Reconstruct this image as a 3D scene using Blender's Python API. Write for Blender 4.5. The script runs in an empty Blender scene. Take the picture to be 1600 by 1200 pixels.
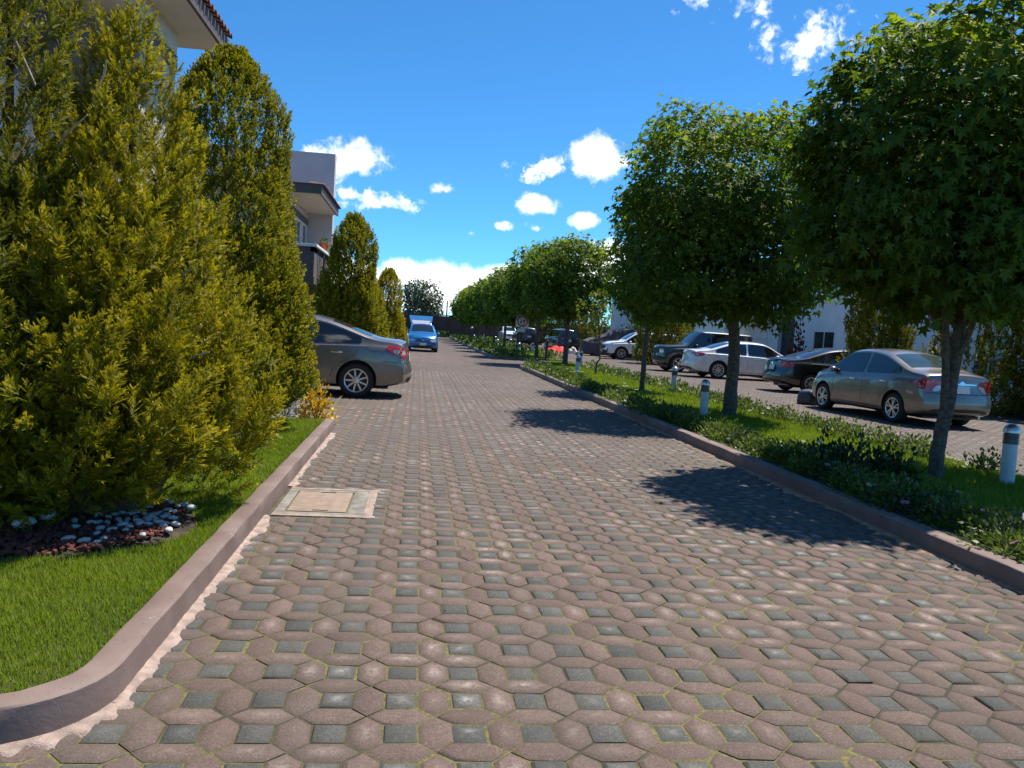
import bpy, bmesh, math, random
import numpy as np
from mathutils import Vector, Matrix
from mathutils.bvhtree import BVHTree
from mathutils.geometry import delaunay_2d_cdt

random.seed(7)
RNG = np.random.default_rng(7)
R = math.radians
scene = bpy.context.scene
COL = scene.collection

# ---------------------------------------------------------------- camera
CAM_H, CAM_PITCH, CAM_ROLL, CAM_YAW = 1.452, .0686, .0614, .1208
cy, sy = math.cos(CAM_YAW), math.sin(CAM_YAW)
fwd0, right0, up0 = Vector((sy, cy, 0)), Vector((cy, -sy, 0)), Vector((0, 0, 1))
cf = fwd0 * math.cos(CAM_PITCH) - up0 * math.sin(CAM_PITCH)
cu = up0 * math.cos(CAM_PITCH) + fwd0 * math.sin(CAM_PITCH)
cr_ = right0 * math.cos(CAM_ROLL) + cu * math.sin(CAM_ROLL)
cu_ = cu * math.cos(CAM_ROLL) - right0 * math.sin(CAM_ROLL)
cam_data = bpy.data.cameras.new('camera')
cam = bpy.data.objects.new('camera', cam_data)
COL.objects.link(cam)
mw = Matrix((cr_, cu_, -cf)).transposed().to_4x4()
mw.translation = (0, 0, CAM_H)
cam.matrix_world = mw
cam_data.sensor_fit = 'HORIZONTAL'
cam_data.sensor_width = 36
cam_data.lens = 1247.8 * 36 / 1600
cam_data.clip_start, cam_data.clip_end = .05, 3000
scene.camera = cam
CAMP = np.array([0, 0, CAM_H])
CR, CU, CF = np.array(cr_), np.array(cu_), np.array(cf)


def project(P):
    D = np.asarray(P, float) - CAMP
    z = D @ CF
    zz = np.where(z > .05, z, .05)
    return 800 + 1247.8 * (D @ CR) / zz, 600 - 1247.8 * (D @ CU) / zz, z


# ---------------------------------------------------------------- sun, sky, exposure
SUN = Vector((.43, .27, 1.0)).normalized()          # direction towards the sun
sd = bpy.data.lights.new('sun', 'SUN')
sd.energy, sd.angle, sd.color = 5.0, R(.53), (1, .95, .86)
so = bpy.data.objects.new('sun', sd)
so.rotation_euler = (-SUN).to_track_quat('-Z', 'Y').to_euler()
so.location = (20, 12, 40)
COL.objects.link(so)
vs = scene.view_settings
vs.view_transform, vs.look, vs.exposure, vs.gamma, vs.use_curve_mapping = 'Standard', 'None', .62, 1, False
scene.display_settings.display_device = 'sRGB'
scene.cycles.use_denoising = True
scene.cycles.max_bounces = 8
scene.cycles.transparent_max_bounces = 8

SKY_STRENGTH = .094
world = bpy.data.worlds.new('World')
scene.world = world
world.use_nodes = True
wt = world.node_tree
wt.nodes.clear()


def wn(t, **kw):
    n = wt.nodes.new(t)
    for k, v in kw.items():
        setattr(n, k, v)
    return n


def wl(a, b):
    wt.links.new(a, b)


def wmath(op, a, b=None, c=None, clamp=False):
    n = wn('ShaderNodeMath', operation=op, use_clamp=clamp)
    for i, v in enumerate((a, b, c)):
        if v is None:
            continue
        if isinstance(v, (int, float)):
            n.inputs[i].default_value = v
        else:
            wl(v, n.inputs[i])
    return n.outputs[0]


sky = wn('ShaderNodeTexSky', sky_type='NISHITA', sun_disc=False)
sky.sun_elevation = math.asin(SUN.z)
sky.sun_rotation = math.atan2(SUN.x, SUN.y)
sky.altitude, sky.air_density, sky.dust_density, sky.ozone_density = 2600, 1.0, .35, 3.0
tint = wn('ShaderNodeMix', data_type='RGBA', blend_type='MULTIPLY')
tint.inputs[0].default_value = 1
wl(sky.outputs[0], tint.inputs[6])
tint.inputs[7].default_value = (.41, .98, 1.31, 1)
bg_sky = wn('ShaderNodeBackground')
bg_sky.inputs[1].default_value = SKY_STRENGTH
wl(tint.outputs[2], bg_sky.inputs[0])
tc = wn('ShaderNodeTexCoord')
dirv = tc.outputs['Generated']
nz1 = wn('ShaderNodeTexNoise', noise_dimensions='3D')
nz1.inputs['Scale'].default_value = 26
nz1.inputs['Detail'].default_value = 9
nz1.inputs['Roughness'].default_value = .58
wl(dirv, nz1.inputs['Vector'])
noise = nz1.outputs[0]
nz2 = wn('ShaderNodeTexNoise', noise_dimensions='3D')
nz2.inputs['Scale'].default_value = 75
nz2.inputs['Detail'].default_value = 7
nz2.inputs['Roughness'].default_value = .65
nz2.inputs['Distortion'].default_value = .6
wl(dirv, nz2.inputs['Vector'])
fine = nz2.outputs[0]
# cumulus clouds of the view: azimuth, elevation, half width, half height (degrees), density, raggedness
CLOUDS = [(-4.9, 11.1, 3.5, 1.5, 1.0, 1.0), (-7.2, 10.4, 2.3, 1.4, 1.0, 1.0), (-3.04, 8.15, 2.2, .8, .62, 1.2),
          (11.9, 12.1, 2.5, 1.9, 1.15, .8), (8.6, 11.2, 2.3, .75, .45, 1.6), (8.04, 8.8, 1.75, .95, 1.05, .8),
          (11.27, 7.92, 1.3, .68, 1.0, .8), (5.87, 7.18, .8, .36, .55, 1.2), (7.88, 7.17, .8, .36, .5, 1.2),
          (3.32, 6.57, .75, .32, .45, 1.2), (1.21, 9.45, .85, .33, .4, 1.2), (20.4, 22.6, 4.2, 1.6, .46, 1.15),
          (25.6, 19.6, 2.7, 1.5, .26, 1.25), (-1.25, 3.4, 2.4, 1.5, 1.1, .7), (1.93, 3.1, 4.1, 1.65, 1.15, .6),
          (6.0, 3.3, 3.8, 1.6, 1.15, .6), (.2, 1.6, 6.0, 1.3, .8, .5), (9.6, 3.5, 3.0, 1.7, 1.1, .7),
          (13.7, 4.7, 3.6, 2.3, 1.0, .8), (-5.2, 8.5, 1.0, .65, .5, 1.2), (18.2, 3.6, 4.5, 2.7, 1.0, .8),
          (-5.2, 2.8, 4.5, 1.9, 1.0, .8)]
dens = None
for az, el, ra, rb, st, rag in CLOUDS:
    a, e = R(az), R(el)
    c = Vector((math.sin(a) * math.cos(e), math.cos(a) * math.cos(e), math.sin(e)))
    e1 = Vector((math.cos(a), -math.sin(a), 0))
    e2 = c.cross(e1) * -1
    d1 = wn('ShaderNodeVectorMath', operation='DOT_PRODUCT')
    wl(dirv, d1.inputs[0]); d1.inputs[1].default_value = e1 / R(ra)
    d2 = wn('ShaderNodeVectorMath', operation='DOT_PRODUCT')
    wl(dirv, d2.inputs[0]); d2.inputs[1].default_value = e2 / R(rb)
    off = c.dot(e2) / R(rb)
    v = wmath('SUBTRACT', d2.outputs['Value'], off)
    q = wmath('MULTIPLY_ADD', d1.outputs['Value'], d1.outputs['Value'], wmath('MULTIPLY', v, v))
    q = wmath('SQRT', q)
    m = wmath('MULTIPLY_ADD', q, -st * 1.05, st)                     # st at the centre, 0 at the rim
    m = wmath('MULTIPLY_ADD', wmath('SUBTRACT', noise, .5), rag * 1.9, m)
    m = wmath('MULTIPLY_ADD', wmath('SUBTRACT', fine, .5), rag * .95, m)
    m = wmath('SUBTRACT', m, wmath('MULTIPLY', wmath('GREATER_THAN', q, 1.5), 5))
    dens = m if dens is None else wmath('MAXIMUM', dens, m)
gate = wn('ShaderNodeVectorMath', operation='DOT_PRODUCT')
wl(dirv, gate.inputs[0]); gate.inputs[1].default_value = (.14, .97, .12)
infront = wmath('GREATER_THAN', gate.outputs['Value'], .3)
cover = wn('ShaderNodeMapRange', interpolation_type='SMOOTHSTEP')
cover.inputs[1].default_value, cover.inputs[2].default_value = .02, .62
wl(dens, cover.inputs[0])
front = wmath('MULTIPLY', cover.outputs[0], infront)
# the same kind of small cumulus over the rest of the sky
nz3 = wn('ShaderNodeTexNoise', noise_dimensions='3D')
nz3.inputs['Scale'].default_value = 5.5
nz3.inputs['Detail'].default_value = 8
wl(dirv, nz3.inputs['Vector'])
rest = wn('ShaderNodeMapRange', interpolation_type='SMOOTHSTEP')
rest.inputs[1].default_value, rest.inputs[2].default_value = .66, .74
wl(nz3.outputs[0], rest.inputs[0])
behind = wmath('MULTIPLY', rest.outputs[0], wmath('LESS_THAN', gate.outputs['Value'], .55))
cl = wmath('MAXIMUM', front, behind, clamp=True)
shade = wn('ShaderNodeMapRange')
shade.inputs[1].default_value, shade.inputs[2].default_value = .35, .7
wl(noise, shade.inputs[0])
ccol = wn('ShaderNodeMix', data_type='RGBA')
wl(shade.outputs[0], ccol.inputs[0])
ccol.inputs[6].default_value = (.92, .96, 1.03, 1)
ccol.inputs[7].default_value = (1.1, 1.1, 1.1, 1)
bg_cl = wn('ShaderNodeBackground')
wl(ccol.outputs[2], bg_cl.inputs[0])
bg_cl.inputs[1].default_value = 1.0
mixs = wn('ShaderNodeMixShader')
wl(cl, mixs.inputs[0]); wl(bg_sky.outputs[0], mixs.inputs[1]); wl(bg_cl.outputs[0], mixs.inputs[2])
outw = wn('ShaderNodeOutputWorld')
wl(mixs.outputs[0], outw.inputs[0])


# ---------------------------------------------------------------- materials
def new_mat(name):
    m = bpy.data.materials.new(name)
    m.use_nodes = True
    t = m.node_tree
    return m, t, t.nodes['Principled BSDF']


def _n(t, typ, **kw):
    n = t.nodes.new(typ)
    for k, v in kw.items():
        setattr(n, k, v)
    return n


def _mix(t, fac, a, b, blend='MIX'):
    n = _n(t, 'ShaderNodeMix', data_type='RGBA', blend_type=blend)
    for i, v in ((0, fac), (6, a), (7, b)):
        if isinstance(v, (int, float)):
            n.inputs[i].default_value = v
        elif isinstance(v, tuple):
            n.inputs[i].default_value = v + (1,) if len(v) == 3 else v
        else:
            t.links.new(v, n.inputs[i])
    return n.outputs[2]


def _noise(t, scale, detail=4, rough=.55, coord='Object', vec=None):
    n = _n(t, 'ShaderNodeTexNoise')
    n.inputs['Scale'].default_value = scale
    n.inputs['Detail'].default_value = detail
    n.inputs['Roughness'].default_value = rough
    if vec is None:
        vec = _n(t, 'ShaderNodeTexCoord').outputs[coord]
    t.links.new(vec, n.inputs['Vector'])
    return n.outputs[0]


def _ramp(t, val, lo, hi):
    n = _n(t, 'ShaderNodeMapRange', interpolation_type='SMOOTHSTEP')
    n.inputs[1].default_value, n.inputs[2].default_value = lo, hi
    t.links.new(val, n.inputs[0])
    return n.outputs[0]


def _bump(t, p, val, strength, dist=.01):
    b = _n(t, 'ShaderNodeBump')
    b.inputs['Strength'].default_value = strength
    b.inputs['Distance'].default_value = dist
    t.links.new(val, b.inputs['Height'])
    t.links.new(b.outputs[0], p.inputs['Normal'])


def _attr(t, name, typ='GEOMETRY'):
    n = _n(t, 'ShaderNodeAttribute', attribute_type=typ, attribute_name=name)
    return n.outputs['Fac']


def plain(name, col, rough=.6, metal=0.0, var=.25, scale=6, bump=0.0, spec=.5, coat=0.0, fine=None):
    """A paint, plaster, plastic or metal with blotches of wear and a fine relief."""
    m, t, p = new_mat(name)
    n = _noise(t, scale, 6)
    dark = tuple(c * (1 - var) for c in col)
    lite = tuple(min(1, c * (1 + var)) for c in col)
    t.links.new(_mix(t, _ramp(t, n, .3, .7), dark, lite), p.inputs['Base Color'])
    p.inputs['Roughness'].default_value = rough
    p.inputs['Metallic'].default_value = metal
    p.inputs['Specular IOR Level'].default_value = spec
    p.inputs['Coat Weight'].default_value = coat
    p.inputs['Coat Roughness'].default_value = .04
    if bump:
        _bump(t, p, _noise(t, fine or scale * 14, 5), bump)
    return m


def leafy(name, a, b, c=None, rough=.5, trans=.35, spec=.4, tcol=None):
    """Foliage: colour between a and b by the per-leaf number 'rnd', towards c (new growth; painted sun on street-tree tops) by 'tip'."""
    m, t, p = new_mat(name)
    col = _mix(t, _attr(t, 'rnd'), a, b)
    if c:
        col = _mix(t, _attr(t, 'tip'), col, c)
    t.links.new(col, p.inputs['Base Color'])
    p.inputs['Roughness'].default_value = rough
    p.inputs['Specular IOR Level'].default_value = spec
    tr = _n(t, 'ShaderNodeBsdfTranslucent')
    t.links.new(_mix(t, 1.0, col, tcol or (1.25, 1.25, .5), 'MULTIPLY'), tr.inputs[0])
    ms = _n(t, 'ShaderNodeMixShader')
    ms.inputs[0].default_value = trans
    t.links.new(p.outputs[0], ms.inputs[1]); t.links.new(tr.outputs[0], ms.inputs[2])
    t.links.new(ms.outputs[0], t.nodes['Material Output'].inputs[0])
    return m


def paver_mat(name, base, lite, worn):
    m, t, p = new_mat(name)
    r = _n(t, 'ShaderNodeMath', operation='ADD')
    t.links.new(_attr(t, 'rnd'), r.inputs[0]); t.links.new(_attr(t, 'rnd', 'OBJECT'), r.inputs[1])
    geo = _n(t, 'ShaderNodeNewGeometry').outputs['Position']
    col = _mix(t, r.outputs[0], base, lite)
    blotch = _noise(t, .8, 5, vec=geo)
    col = _mix(t, _ramp(t, blotch, .35, .7), col, tuple(x * .80 for x in lite))
    moss = _noise(t, 1.7, 6, vec=geo)
    mo = _n(t, 'ShaderNodeMath', operation='MULTIPLY')
    t.links.new(_ramp(t, moss, .56, .74), mo.inputs[0]); mo.inputs[1].default_value = .5
    col = _mix(t, mo.outputs[0], col, (.17, .15, .062))
    dm = _n(t, 'ShaderNodeMath', operation='MULTIPLY')
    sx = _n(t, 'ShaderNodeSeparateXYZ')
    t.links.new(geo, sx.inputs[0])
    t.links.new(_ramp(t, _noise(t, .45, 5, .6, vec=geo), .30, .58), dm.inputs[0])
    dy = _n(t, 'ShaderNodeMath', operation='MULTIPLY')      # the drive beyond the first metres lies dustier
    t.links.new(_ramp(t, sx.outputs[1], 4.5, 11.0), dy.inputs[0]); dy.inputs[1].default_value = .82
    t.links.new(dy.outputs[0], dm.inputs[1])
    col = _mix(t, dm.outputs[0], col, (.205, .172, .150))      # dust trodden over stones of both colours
    col = _mix(t, _ramp(t, _noise(t, 11, 5, .65, vec=geo), .32, .68), _mix(t, .30, col, tuple(x * .5 for x in base)), col)
    speck = _noise(t, 120, 4, .75, vec=geo)
    col = _mix(t, _ramp(t, speck, .36, .60), _mix(t, .62, col, tuple(x * .42 for x in base)), col)
    col = _mix(t, _ramp(t, speck, .60, .70), col, _mix(t, .5, col, worn))
    grain = _noise(t, 330, 2, .7, vec=geo)
    col = _mix(t, _ramp(t, grain, .3, .72), _mix(t, .5, col, tuple(x * .5 for x in base)), col)
    # dirt and moss hold on along the rim of each stone
    rim_ = _n(t, 'ShaderNodeMapRange', interpolation_type='SMOOTHSTEP')
    rim_.inputs[1].default_value, rim_.inputs[2].default_value, rim_.inputs[3].default_value, rim_.inputs[4].default_value = .0, .33, .62, 0
    t.links.new(_attr(t, 'wear'), rim_.inputs[0])
    rn = _n(t, 'ShaderNodeMath', operation='MULTIPLY')
    t.links.new(rim_.outputs[0], rn.inputs[0])
    t.links.new(_ramp(t, _noise(t, 23, 4, .6, vec=geo), .34, .6), rn.inputs[1])
    col = _mix(t, rn.outputs[0], col, (.085, .075, .042))
    # long faint streaks of tyre dirt down the drive
    mp = _n(t, 'ShaderNodeMapping')
    mp.inputs['Scale'].default_value = (1.5, .05, 1)
    t.links.new(geo, mp.inputs['Vector'])
    stv = _n(t, 'ShaderNodeMath', operation='MULTIPLY')
    t.links.new(_ramp(t, _noise(t, 1.6, 4, .6, vec=mp.outputs[0]), .46, .66), stv.inputs[0]); stv.inputs[1].default_value = .34
    col = _mix(t, stv.outputs[0], col, (.085, .074, .064))
    spot = _n(t, 'ShaderNodeMath', operation='MULTIPLY')
    t.links.new(_ramp(t, _noise(t, 2.6, 3, .5, vec=geo), .70, .78), spot.inputs[0]); spot.inputs[1].default_value = .5
    col = _mix(t, spot.outputs[0], col, (.06, .052, .045))
    # pale crown of each stone: wear, with its sheen painted into the colour
    w = _n(t, 'ShaderNodeMath', operation='POWER')
    t.links.new(_attr(t, 'wear'), w.inputs[0]); w.inputs[1].default_value = 2.2
    wv = _n(t, 'ShaderNodeMath', operation='MULTIPLY')
    wn_ = _n(t, 'ShaderNodeMath', operation='MULTIPLY')
    t.links.new(w.outputs[0], wn_.inputs[0])
    t.links.new(_ramp(t, _noise(t, 38, 5, .7, vec=geo), .30, .62), wn_.inputs[1])
    t.links.new(wn_.outputs[0], wv.inputs[0])
    sel = _n(t, 'ShaderNodeMath', operation='FRACT')
    k = _n(t, 'ShaderNodeMath', operation='MULTIPLY')
    t.links.new(r.outputs[0], k.inputs[0]); k.inputs[1].default_value = 7.31
    t.links.new(k.outputs[0], sel.inputs[0])
    track = _ramp(t, _noise(t, .55, 3, vec=geo), .38, .6)
    w2 = _n(t, 'ShaderNodeMath', operation='MULTIPLY')
    t.links.new(_ramp(t, sel.outputs[0], .25, .95), w2.inputs[0]); t.links.new(track, w2.inputs[1])
    t.links.new(w2.outputs[0], wv.inputs[1])
    col = _mix(t, wv.outputs[0], col, worn)
    t.links.new(col, p.inputs['Base Color'])
    p.inputs['Roughness'].default_value = .82
    p.inputs['Specular IOR Level'].default_value = .3
    _bump(t, p, _noise(t, 105, 6, .75, vec=geo), .75, .006)
    return m


M = {}
M['paver_red'] = paver_mat('red_concrete', (.146, .096, .078), (.258, .176, .145), (.46, .38, .325))
M['paver_grey'] = paver_mat('grey_concrete', (.078, .078, .069), (.172, .168, .148), (.37, .35, .31))
M['paver_band'] = paver_mat('pink_concrete', (.20, .122, .095), (.26, .165, .13), (.42, .32, .27))


def joint_mat():
    m, t, p = new_mat('mossy_joint_sand')
    geo = _n(t, 'ShaderNodeNewGeometry').outputs['Position']
    col = _mix(t, _ramp(t, _noise(t, 1.1, 6, vec=geo), .38, .56), (.05, .04, .028), (.185, .162, .05))
    col = _mix(t, _ramp(t, _noise(t, 60, 4, .7, vec=geo), .4, .65), _mix(t, .6, col, (.04, .032, .022)), col)
    sx = _n(t, 'ShaderNodeSeparateXYZ')
    t.links.new(geo, sx.inputs[0])
    col = _mix(t, _ramp(t, sx.outputs[1], 6.0, 13.0), col, (.125, .104, .085))     # joints farther up are packed with dust, not moss
    t.links.new(col, p.inputs['Base Color'])
    p.inputs['Roughness'].default_value = .95
    _bump(t, p, _noise(t, 90, 4, vec=geo), .6, .01)
    return m


M['joint'] = joint_mat()


def kerb_mat():
    m, t, p = new_mat('brown_kerb_paint')
    geo = _n(t, 'ShaderNodeNewGeometry').outputs['Position']
    col = _mix(t, _ramp(t, _noise(t, 2.2, 7, vec=geo), .35, .68), (.150, .100, .083), (.215, .153, .130))
    col = _mix(t, _ramp(t, _noise(t, 9, 6, .7, vec=geo), .66, .74), col, (.34, .29, .27))
    col = _mix(t, _ramp(t, _noise(t, 34, 4, .6, vec=geo), .66, .73), col, (.095, .07, .06))
    sx = _n(t, 'ShaderNodeSeparateXYZ'); t.links.new(geo, sx.inputs[0])
    low = _n(t, 'ShaderNodeMapRange'); low.inputs[1].default_value, low.inputs[2].default_value, low.inputs[3].default_value, low.inputs[4].default_value = .0, .075, .75, 0
    t.links.new(sx.outputs[2], low.inputs[0])
    sp = _n(t, 'ShaderNodeMath', operation='MULTIPLY'); t.links.new(low.outputs[0], sp.inputs[0]); t.links.new(_ramp(t, _noise(t, 6, 6, .65, vec=geo), .35, .6), sp.inputs[1])
    col = _mix(t, sp.outputs[0], col, (.12, .088, .07))      # patchily darker towards the foot
    t.links.new(col, p.inputs['Base Color'])
    p.inputs['Roughness'].default_value = .72
    _bump(t, p, _noise(t, 45, 6, .65, vec=geo), .35, .006)
    return m


M['kerb'] = kerb_mat()
M['mortar'] = plain('pink_spilled_mortar', (.34, .25, .205), .9, var=.28, scale=14, bump=.7)
M['mortar_tan'] = plain('tan_spilled_mortar', (.34, .20, .12), .9, var=.3, scale=14, bump=.7)
M['cover_frame'] = plain('grey_concrete_frame', (.21, .19, .155), .9, var=.3, scale=10, bump=.6)
M['cover_lid'] = plain('tan_concrete_lid', (.27, .195, .145), .88, var=.16, scale=12, bump=.4)
M['dark_gap'] = plain('dark_gap', (.03, .026, .02), .95, var=.3)
M['soil'] = plain('dark_soil', (.06, .042, .03), .97, var=.5, scale=16, bump=.8)
M['soil_green'] = plain('lawn_soil', (.06, .065, .022), .97, var=.5, scale=10, bump=.8)
M['grass'] = leafy('lawn_grass', (.122, .188, .012), (.235, .30, .034), trans=.45, rough=.55, spec=.25, tcol=(1.2, 1.25, .4))
M['cypress'] = leafy('golden_cypress', (.074, .096, .006), (.178, .174, .009), (.52, .43, .018), trans=.42, rough=.55, spec=.25)
M['cypress_mid'] = leafy('mid_green_cypress', (.058, .088, .009), (.140, .160, .012), (.42, .37, .02), trans=.38, rough=.55, spec=.25)
M['cypress_dark'] = leafy('green_cypress', (.046, .074, .009), (.105, .128, .012), (.33, .29, .02), trans=.36, rough=.55, spec=.25)
M['cypress_deep'] = leafy('dark_cypress', (.030, .052, .012), (.060, .080, .014), (.11, .12, .018), trans=.25, rough=.6, spec=.2)
M['sweetgum'] = leafy('sweetgum_leaf', (.055, .098, .015), (.108, .172, .026), (.27, .31, .036), trans=.46, rough=.55, spec=.2, tcol=(1.3, 1.4, .4))
M['sapling'] = leafy('sapling_leaf', (.10, .14, .02), (.20, .21, .03), trans=.42, rough=.4)
M['olive'] = leafy('grey_green_leaf', (.055, .08, .04), (.12, .14, .08), trans=.25, rough=.5)
M['shrub'] = leafy('shrub_leaf', (.046, .086, .016), (.108, .160, .026), (.18, .23, .03), trans=.34, rough=.5)
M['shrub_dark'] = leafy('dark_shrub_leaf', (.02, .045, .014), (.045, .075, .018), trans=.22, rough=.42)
M['yellow_leaf'] = leafy('yellow_leaf', (.46, .29, .012), (.62, .43, .03), trans=.35, rough=.45, tcol=(1.1, 1.0, .5))
M['silver_leaf'] = leafy('silver_leaf', (.30, .34, .33), (.48, .52, .50), trans=.15, rough=.7, tcol=(1, 1, 1))
M['red_leaf'] = leafy('dark_red_leaf', (.085, .018, .02), (.16, .04, .03), trans=.3, rough=.45)
M['petal_white'] = leafy('white_petal', (.72, .70, .74), (.80, .80, .80), trans=.25, rough=.6, tcol=(1, 1, 1))
M['petal_pink'] = leafy('pink_petal', (.50, .22, .40), (.62, .34, .52), trans=.25, rough=.6, tcol=(1, 1, 1))
M['bark'] = plain('grey_brown_bark', (.105, .082, .062), .92, var=.45, scale=22, bump=.9, fine=60)
M['bark_red'] = plain('red_brown_bark', (.12, .075, .05), .92, var=.4, scale=18, bump=.9, fine=60)
M['twig'] = plain('dry_pale_twig', (.42, .36, .29), .85, var=.3, scale=20, bump=.4)
M['pebble'] = plain('white_pebble', (.46, .45, .42), .7, var=.16, scale=9, bump=.15)
M['white_rock'] = plain('white_rock', (.75, .74, .70), .8, var=.15, scale=12, bump=.5)
M['brown_rock'] = plain('brown_rock', (.22, .155, .11), .9, var=.35, scale=14, bump=.8)
M['lava'] = plain('red_lava_gravel', (.185, .055, .038), .95, var=.45, scale=30, bump=.9)
M['plaster'] = plain('off_white_plaster', (.48, .45, .41), .88, var=.06, scale=2, bump=.25, fine=40)
M['plaster_shade'] = plain('shaded_plaster', (.27, .24, .225), .88, var=.08, scale=2, bump=.25, fine=40)  # wall plaster with its shade put into the colour
M['plaster_bounce'] = plain('bounce_lit_plaster', (.66, .60, .53), .88, var=.05, scale=2, bump=.2, fine=40)  # bounce light under the eaves put into a paler, warmer colour
M['plaster_grey'] = plain('pale_grey_plaster', (.52, .485, .475), .88, var=.07, scale=1.5, bump=.25, fine=40)
M['plaster_white'] = plain('white_plaster', (.72, .71, .69), .88, var=.05, scale=1.5, bump=.2, fine=40)
M['brown_trim'] = plain('brown_trim_paint', (.115, .082, .075), .75, var=.12, scale=3, bump=.2, fine=50)
M['brown_wall'] = plain('brown_boundary_paint', (.082, .046, .042), .85, var=.2, scale=1.2, bump=.3, fine=20)
M['brown_wall_b'] = plain('brown_pier_paint', (.065, .038, .036), .85, var=.2, scale=1.2, bump=.3, fine=20)
M['clay'] = plain('clay_roof_tile', (.20, .088, .068), .85, var=.4, scale=7, bump=.5)
M['white_trim'] = plain('white_trim_paint', (.72, .71, .69), .7, var=.06, scale=3)
M['pot'] = plain('orange_pot', (.55, .135, .025), .6, var=.12, scale=8)
M['door_dark'] = plain('dark_door', (.022, .022, .026), .5, var=.2, scale=4)
M['steel'] = plain('brushed_steel', (.55, .54, .52), .32, metal=.9, var=.12, scale=20)
M['bollard'] = plain('grey_white_enamel', (.50, .53, .52), .45, var=.08, scale=9)
M['louvre'] = plain('dull_louvre_metal', (.17, .155, .135), .45, metal=.5, var=.25, scale=12)
M['tyre'] = plain('tyre_rubber', (.018, .018, .018), .85, var=.25, scale=20, bump=.3)
M['rim'] = plain('alloy_rim', (.62, .62, .62), .28, metal=.85, var=.08, scale=10)
M['black_plastic'] = plain('black_plastic', (.016, .016, .017), .55, var=.2, scale=10)
M['chrome'] = plain('chrome_trim', (.78, .78, .78), .12, metal=1, var=.04, scale=10)
M['lamp_red'] = plain('red_lamp_lens', (.42, .012, .016), .12, var=.15, scale=20, coat=1)
M['lamp_clear'] = plain('clear_lamp_lens', (.55, .55, .55), .12, metal=.3, var=.2, scale=25, coat=1)
M['plate'] = plain('number_plate', (.62, .63, .62), .5, var=.1, scale=30)
M['glass'] = plain('car_glass', (.012, .015, .017), .03, var=.2, scale=2, spec=.9)
M['glass_green'] = plain('tinted_rear_glass', (.035, .05, .042), .05, var=.2, scale=2, spec=.9)
M['window_glass'] = plain('window_glass', (.035, .042, .05), .05, var=.3, scale=1.5, spec=.8)
M['interior'] = plain('dark_car_interior', (.03, .03, .032), .8, var=.2)
M['cloth_red'] = plain('red_cloth', (.62, .022, .025), .75, var=.15, scale=8)
M['cloth_pale'] = plain('pale_cloth', (.60, .52, .46), .85, var=.15, scale=8)
M['cover_cloth'] = plain('grey_car_cover', (.066, .056, .068), .75, var=.18, scale=5, bump=.3, fine=40)
M['tarp'] = plain('dark_blue_grey_tarp', (.035, .042, .055), .5, var=.25, scale=9, bump=.3)
M['sign_white'] = plain('sign_white', (.62, .60, .56), .5, var=.08, scale=6)
M['sign_red'] = plain('sign_red', (.42, .05, .04), .5, var=.1, scale=6)
M['sign_black'] = plain('sign_black', (.02, .02, .02), .5, var=.1, scale=6)
M['post_brown'] = plain('brown_post_paint', (.07, .05, .042), .7, var=.25, scale=9)
M['pole'] = plain('grey_utility_pole', (.16, .15, .14), .8, var=.2, scale=5)


def paint(name, col, metal=.35, rough=.32, flake=.1):
    m = plain(name, col, rough, metal, flake, 3, spec=.5, coat=1.0)
    return m


M['paint_grey'] = paint('grey_beige_metallic', (.19, .165, .143), .6, .33)
M['paint_silver'] = paint('warm_silver_metallic', (.20, .175, .152), .6, .33)
M['paint_blue'] = paint('bright_blue_metallic', (.010, .135, .36), .3, .32)
M['paint_black'] = paint('black_car_paint', (.012, .014, .017), .2, .28)
M['paint_white'] = paint('pearl_white_paint', (.70, .66, .61), .05, .3)
M['paint_green'] = paint('dark_grey_green_paint', (.035, .042, .042), .3, .34)
M['paint_dark'] = paint('dark_slate_paint', (.025, .03, .04), .35, .3)
M['paint_bronze'] = paint('dark_bronze_paint', (.06, .045, .035), .4, .32)
M['paint_cleanwhite'] = paint('clean_white_paint', (.72, .73, .74), .05, .3)


# ---------------------------------------------------------------- object helpers
def link(name, me, mat=None, parent=None, loc=(0, 0, 0), rotz=0.0):
    if mat is not None and not me.materials:
        for mm in (mat if isinstance(mat, (list, tuple)) else [mat]):
            me.materials.append(mm)
    o = bpy.data.objects.new(name, me)
    COL.objects.link(o)
    o.location = loc
    o.rotation_euler = (0, 0, rotz)
    if parent is not None:
        o.parent = parent
    return o


def tag(o, label=None, cat=None, group=None, kind=None):
    for k, v in (('label', label), ('category', cat), ('group', group), ('kind', kind)):
        if v:
            o[k] = v
    return o


def thing(name, label, cat, loc=(0, 0, 0), rotz=0.0, group=None):
    o = bpy.data.objects.new(name, None)
    o.empty_display_size = .2
    COL.objects.link(o)
    o.location = loc
    o.rotation_euler = (0, 0, rotz)
    return tag(o, label, cat, group)


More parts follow.
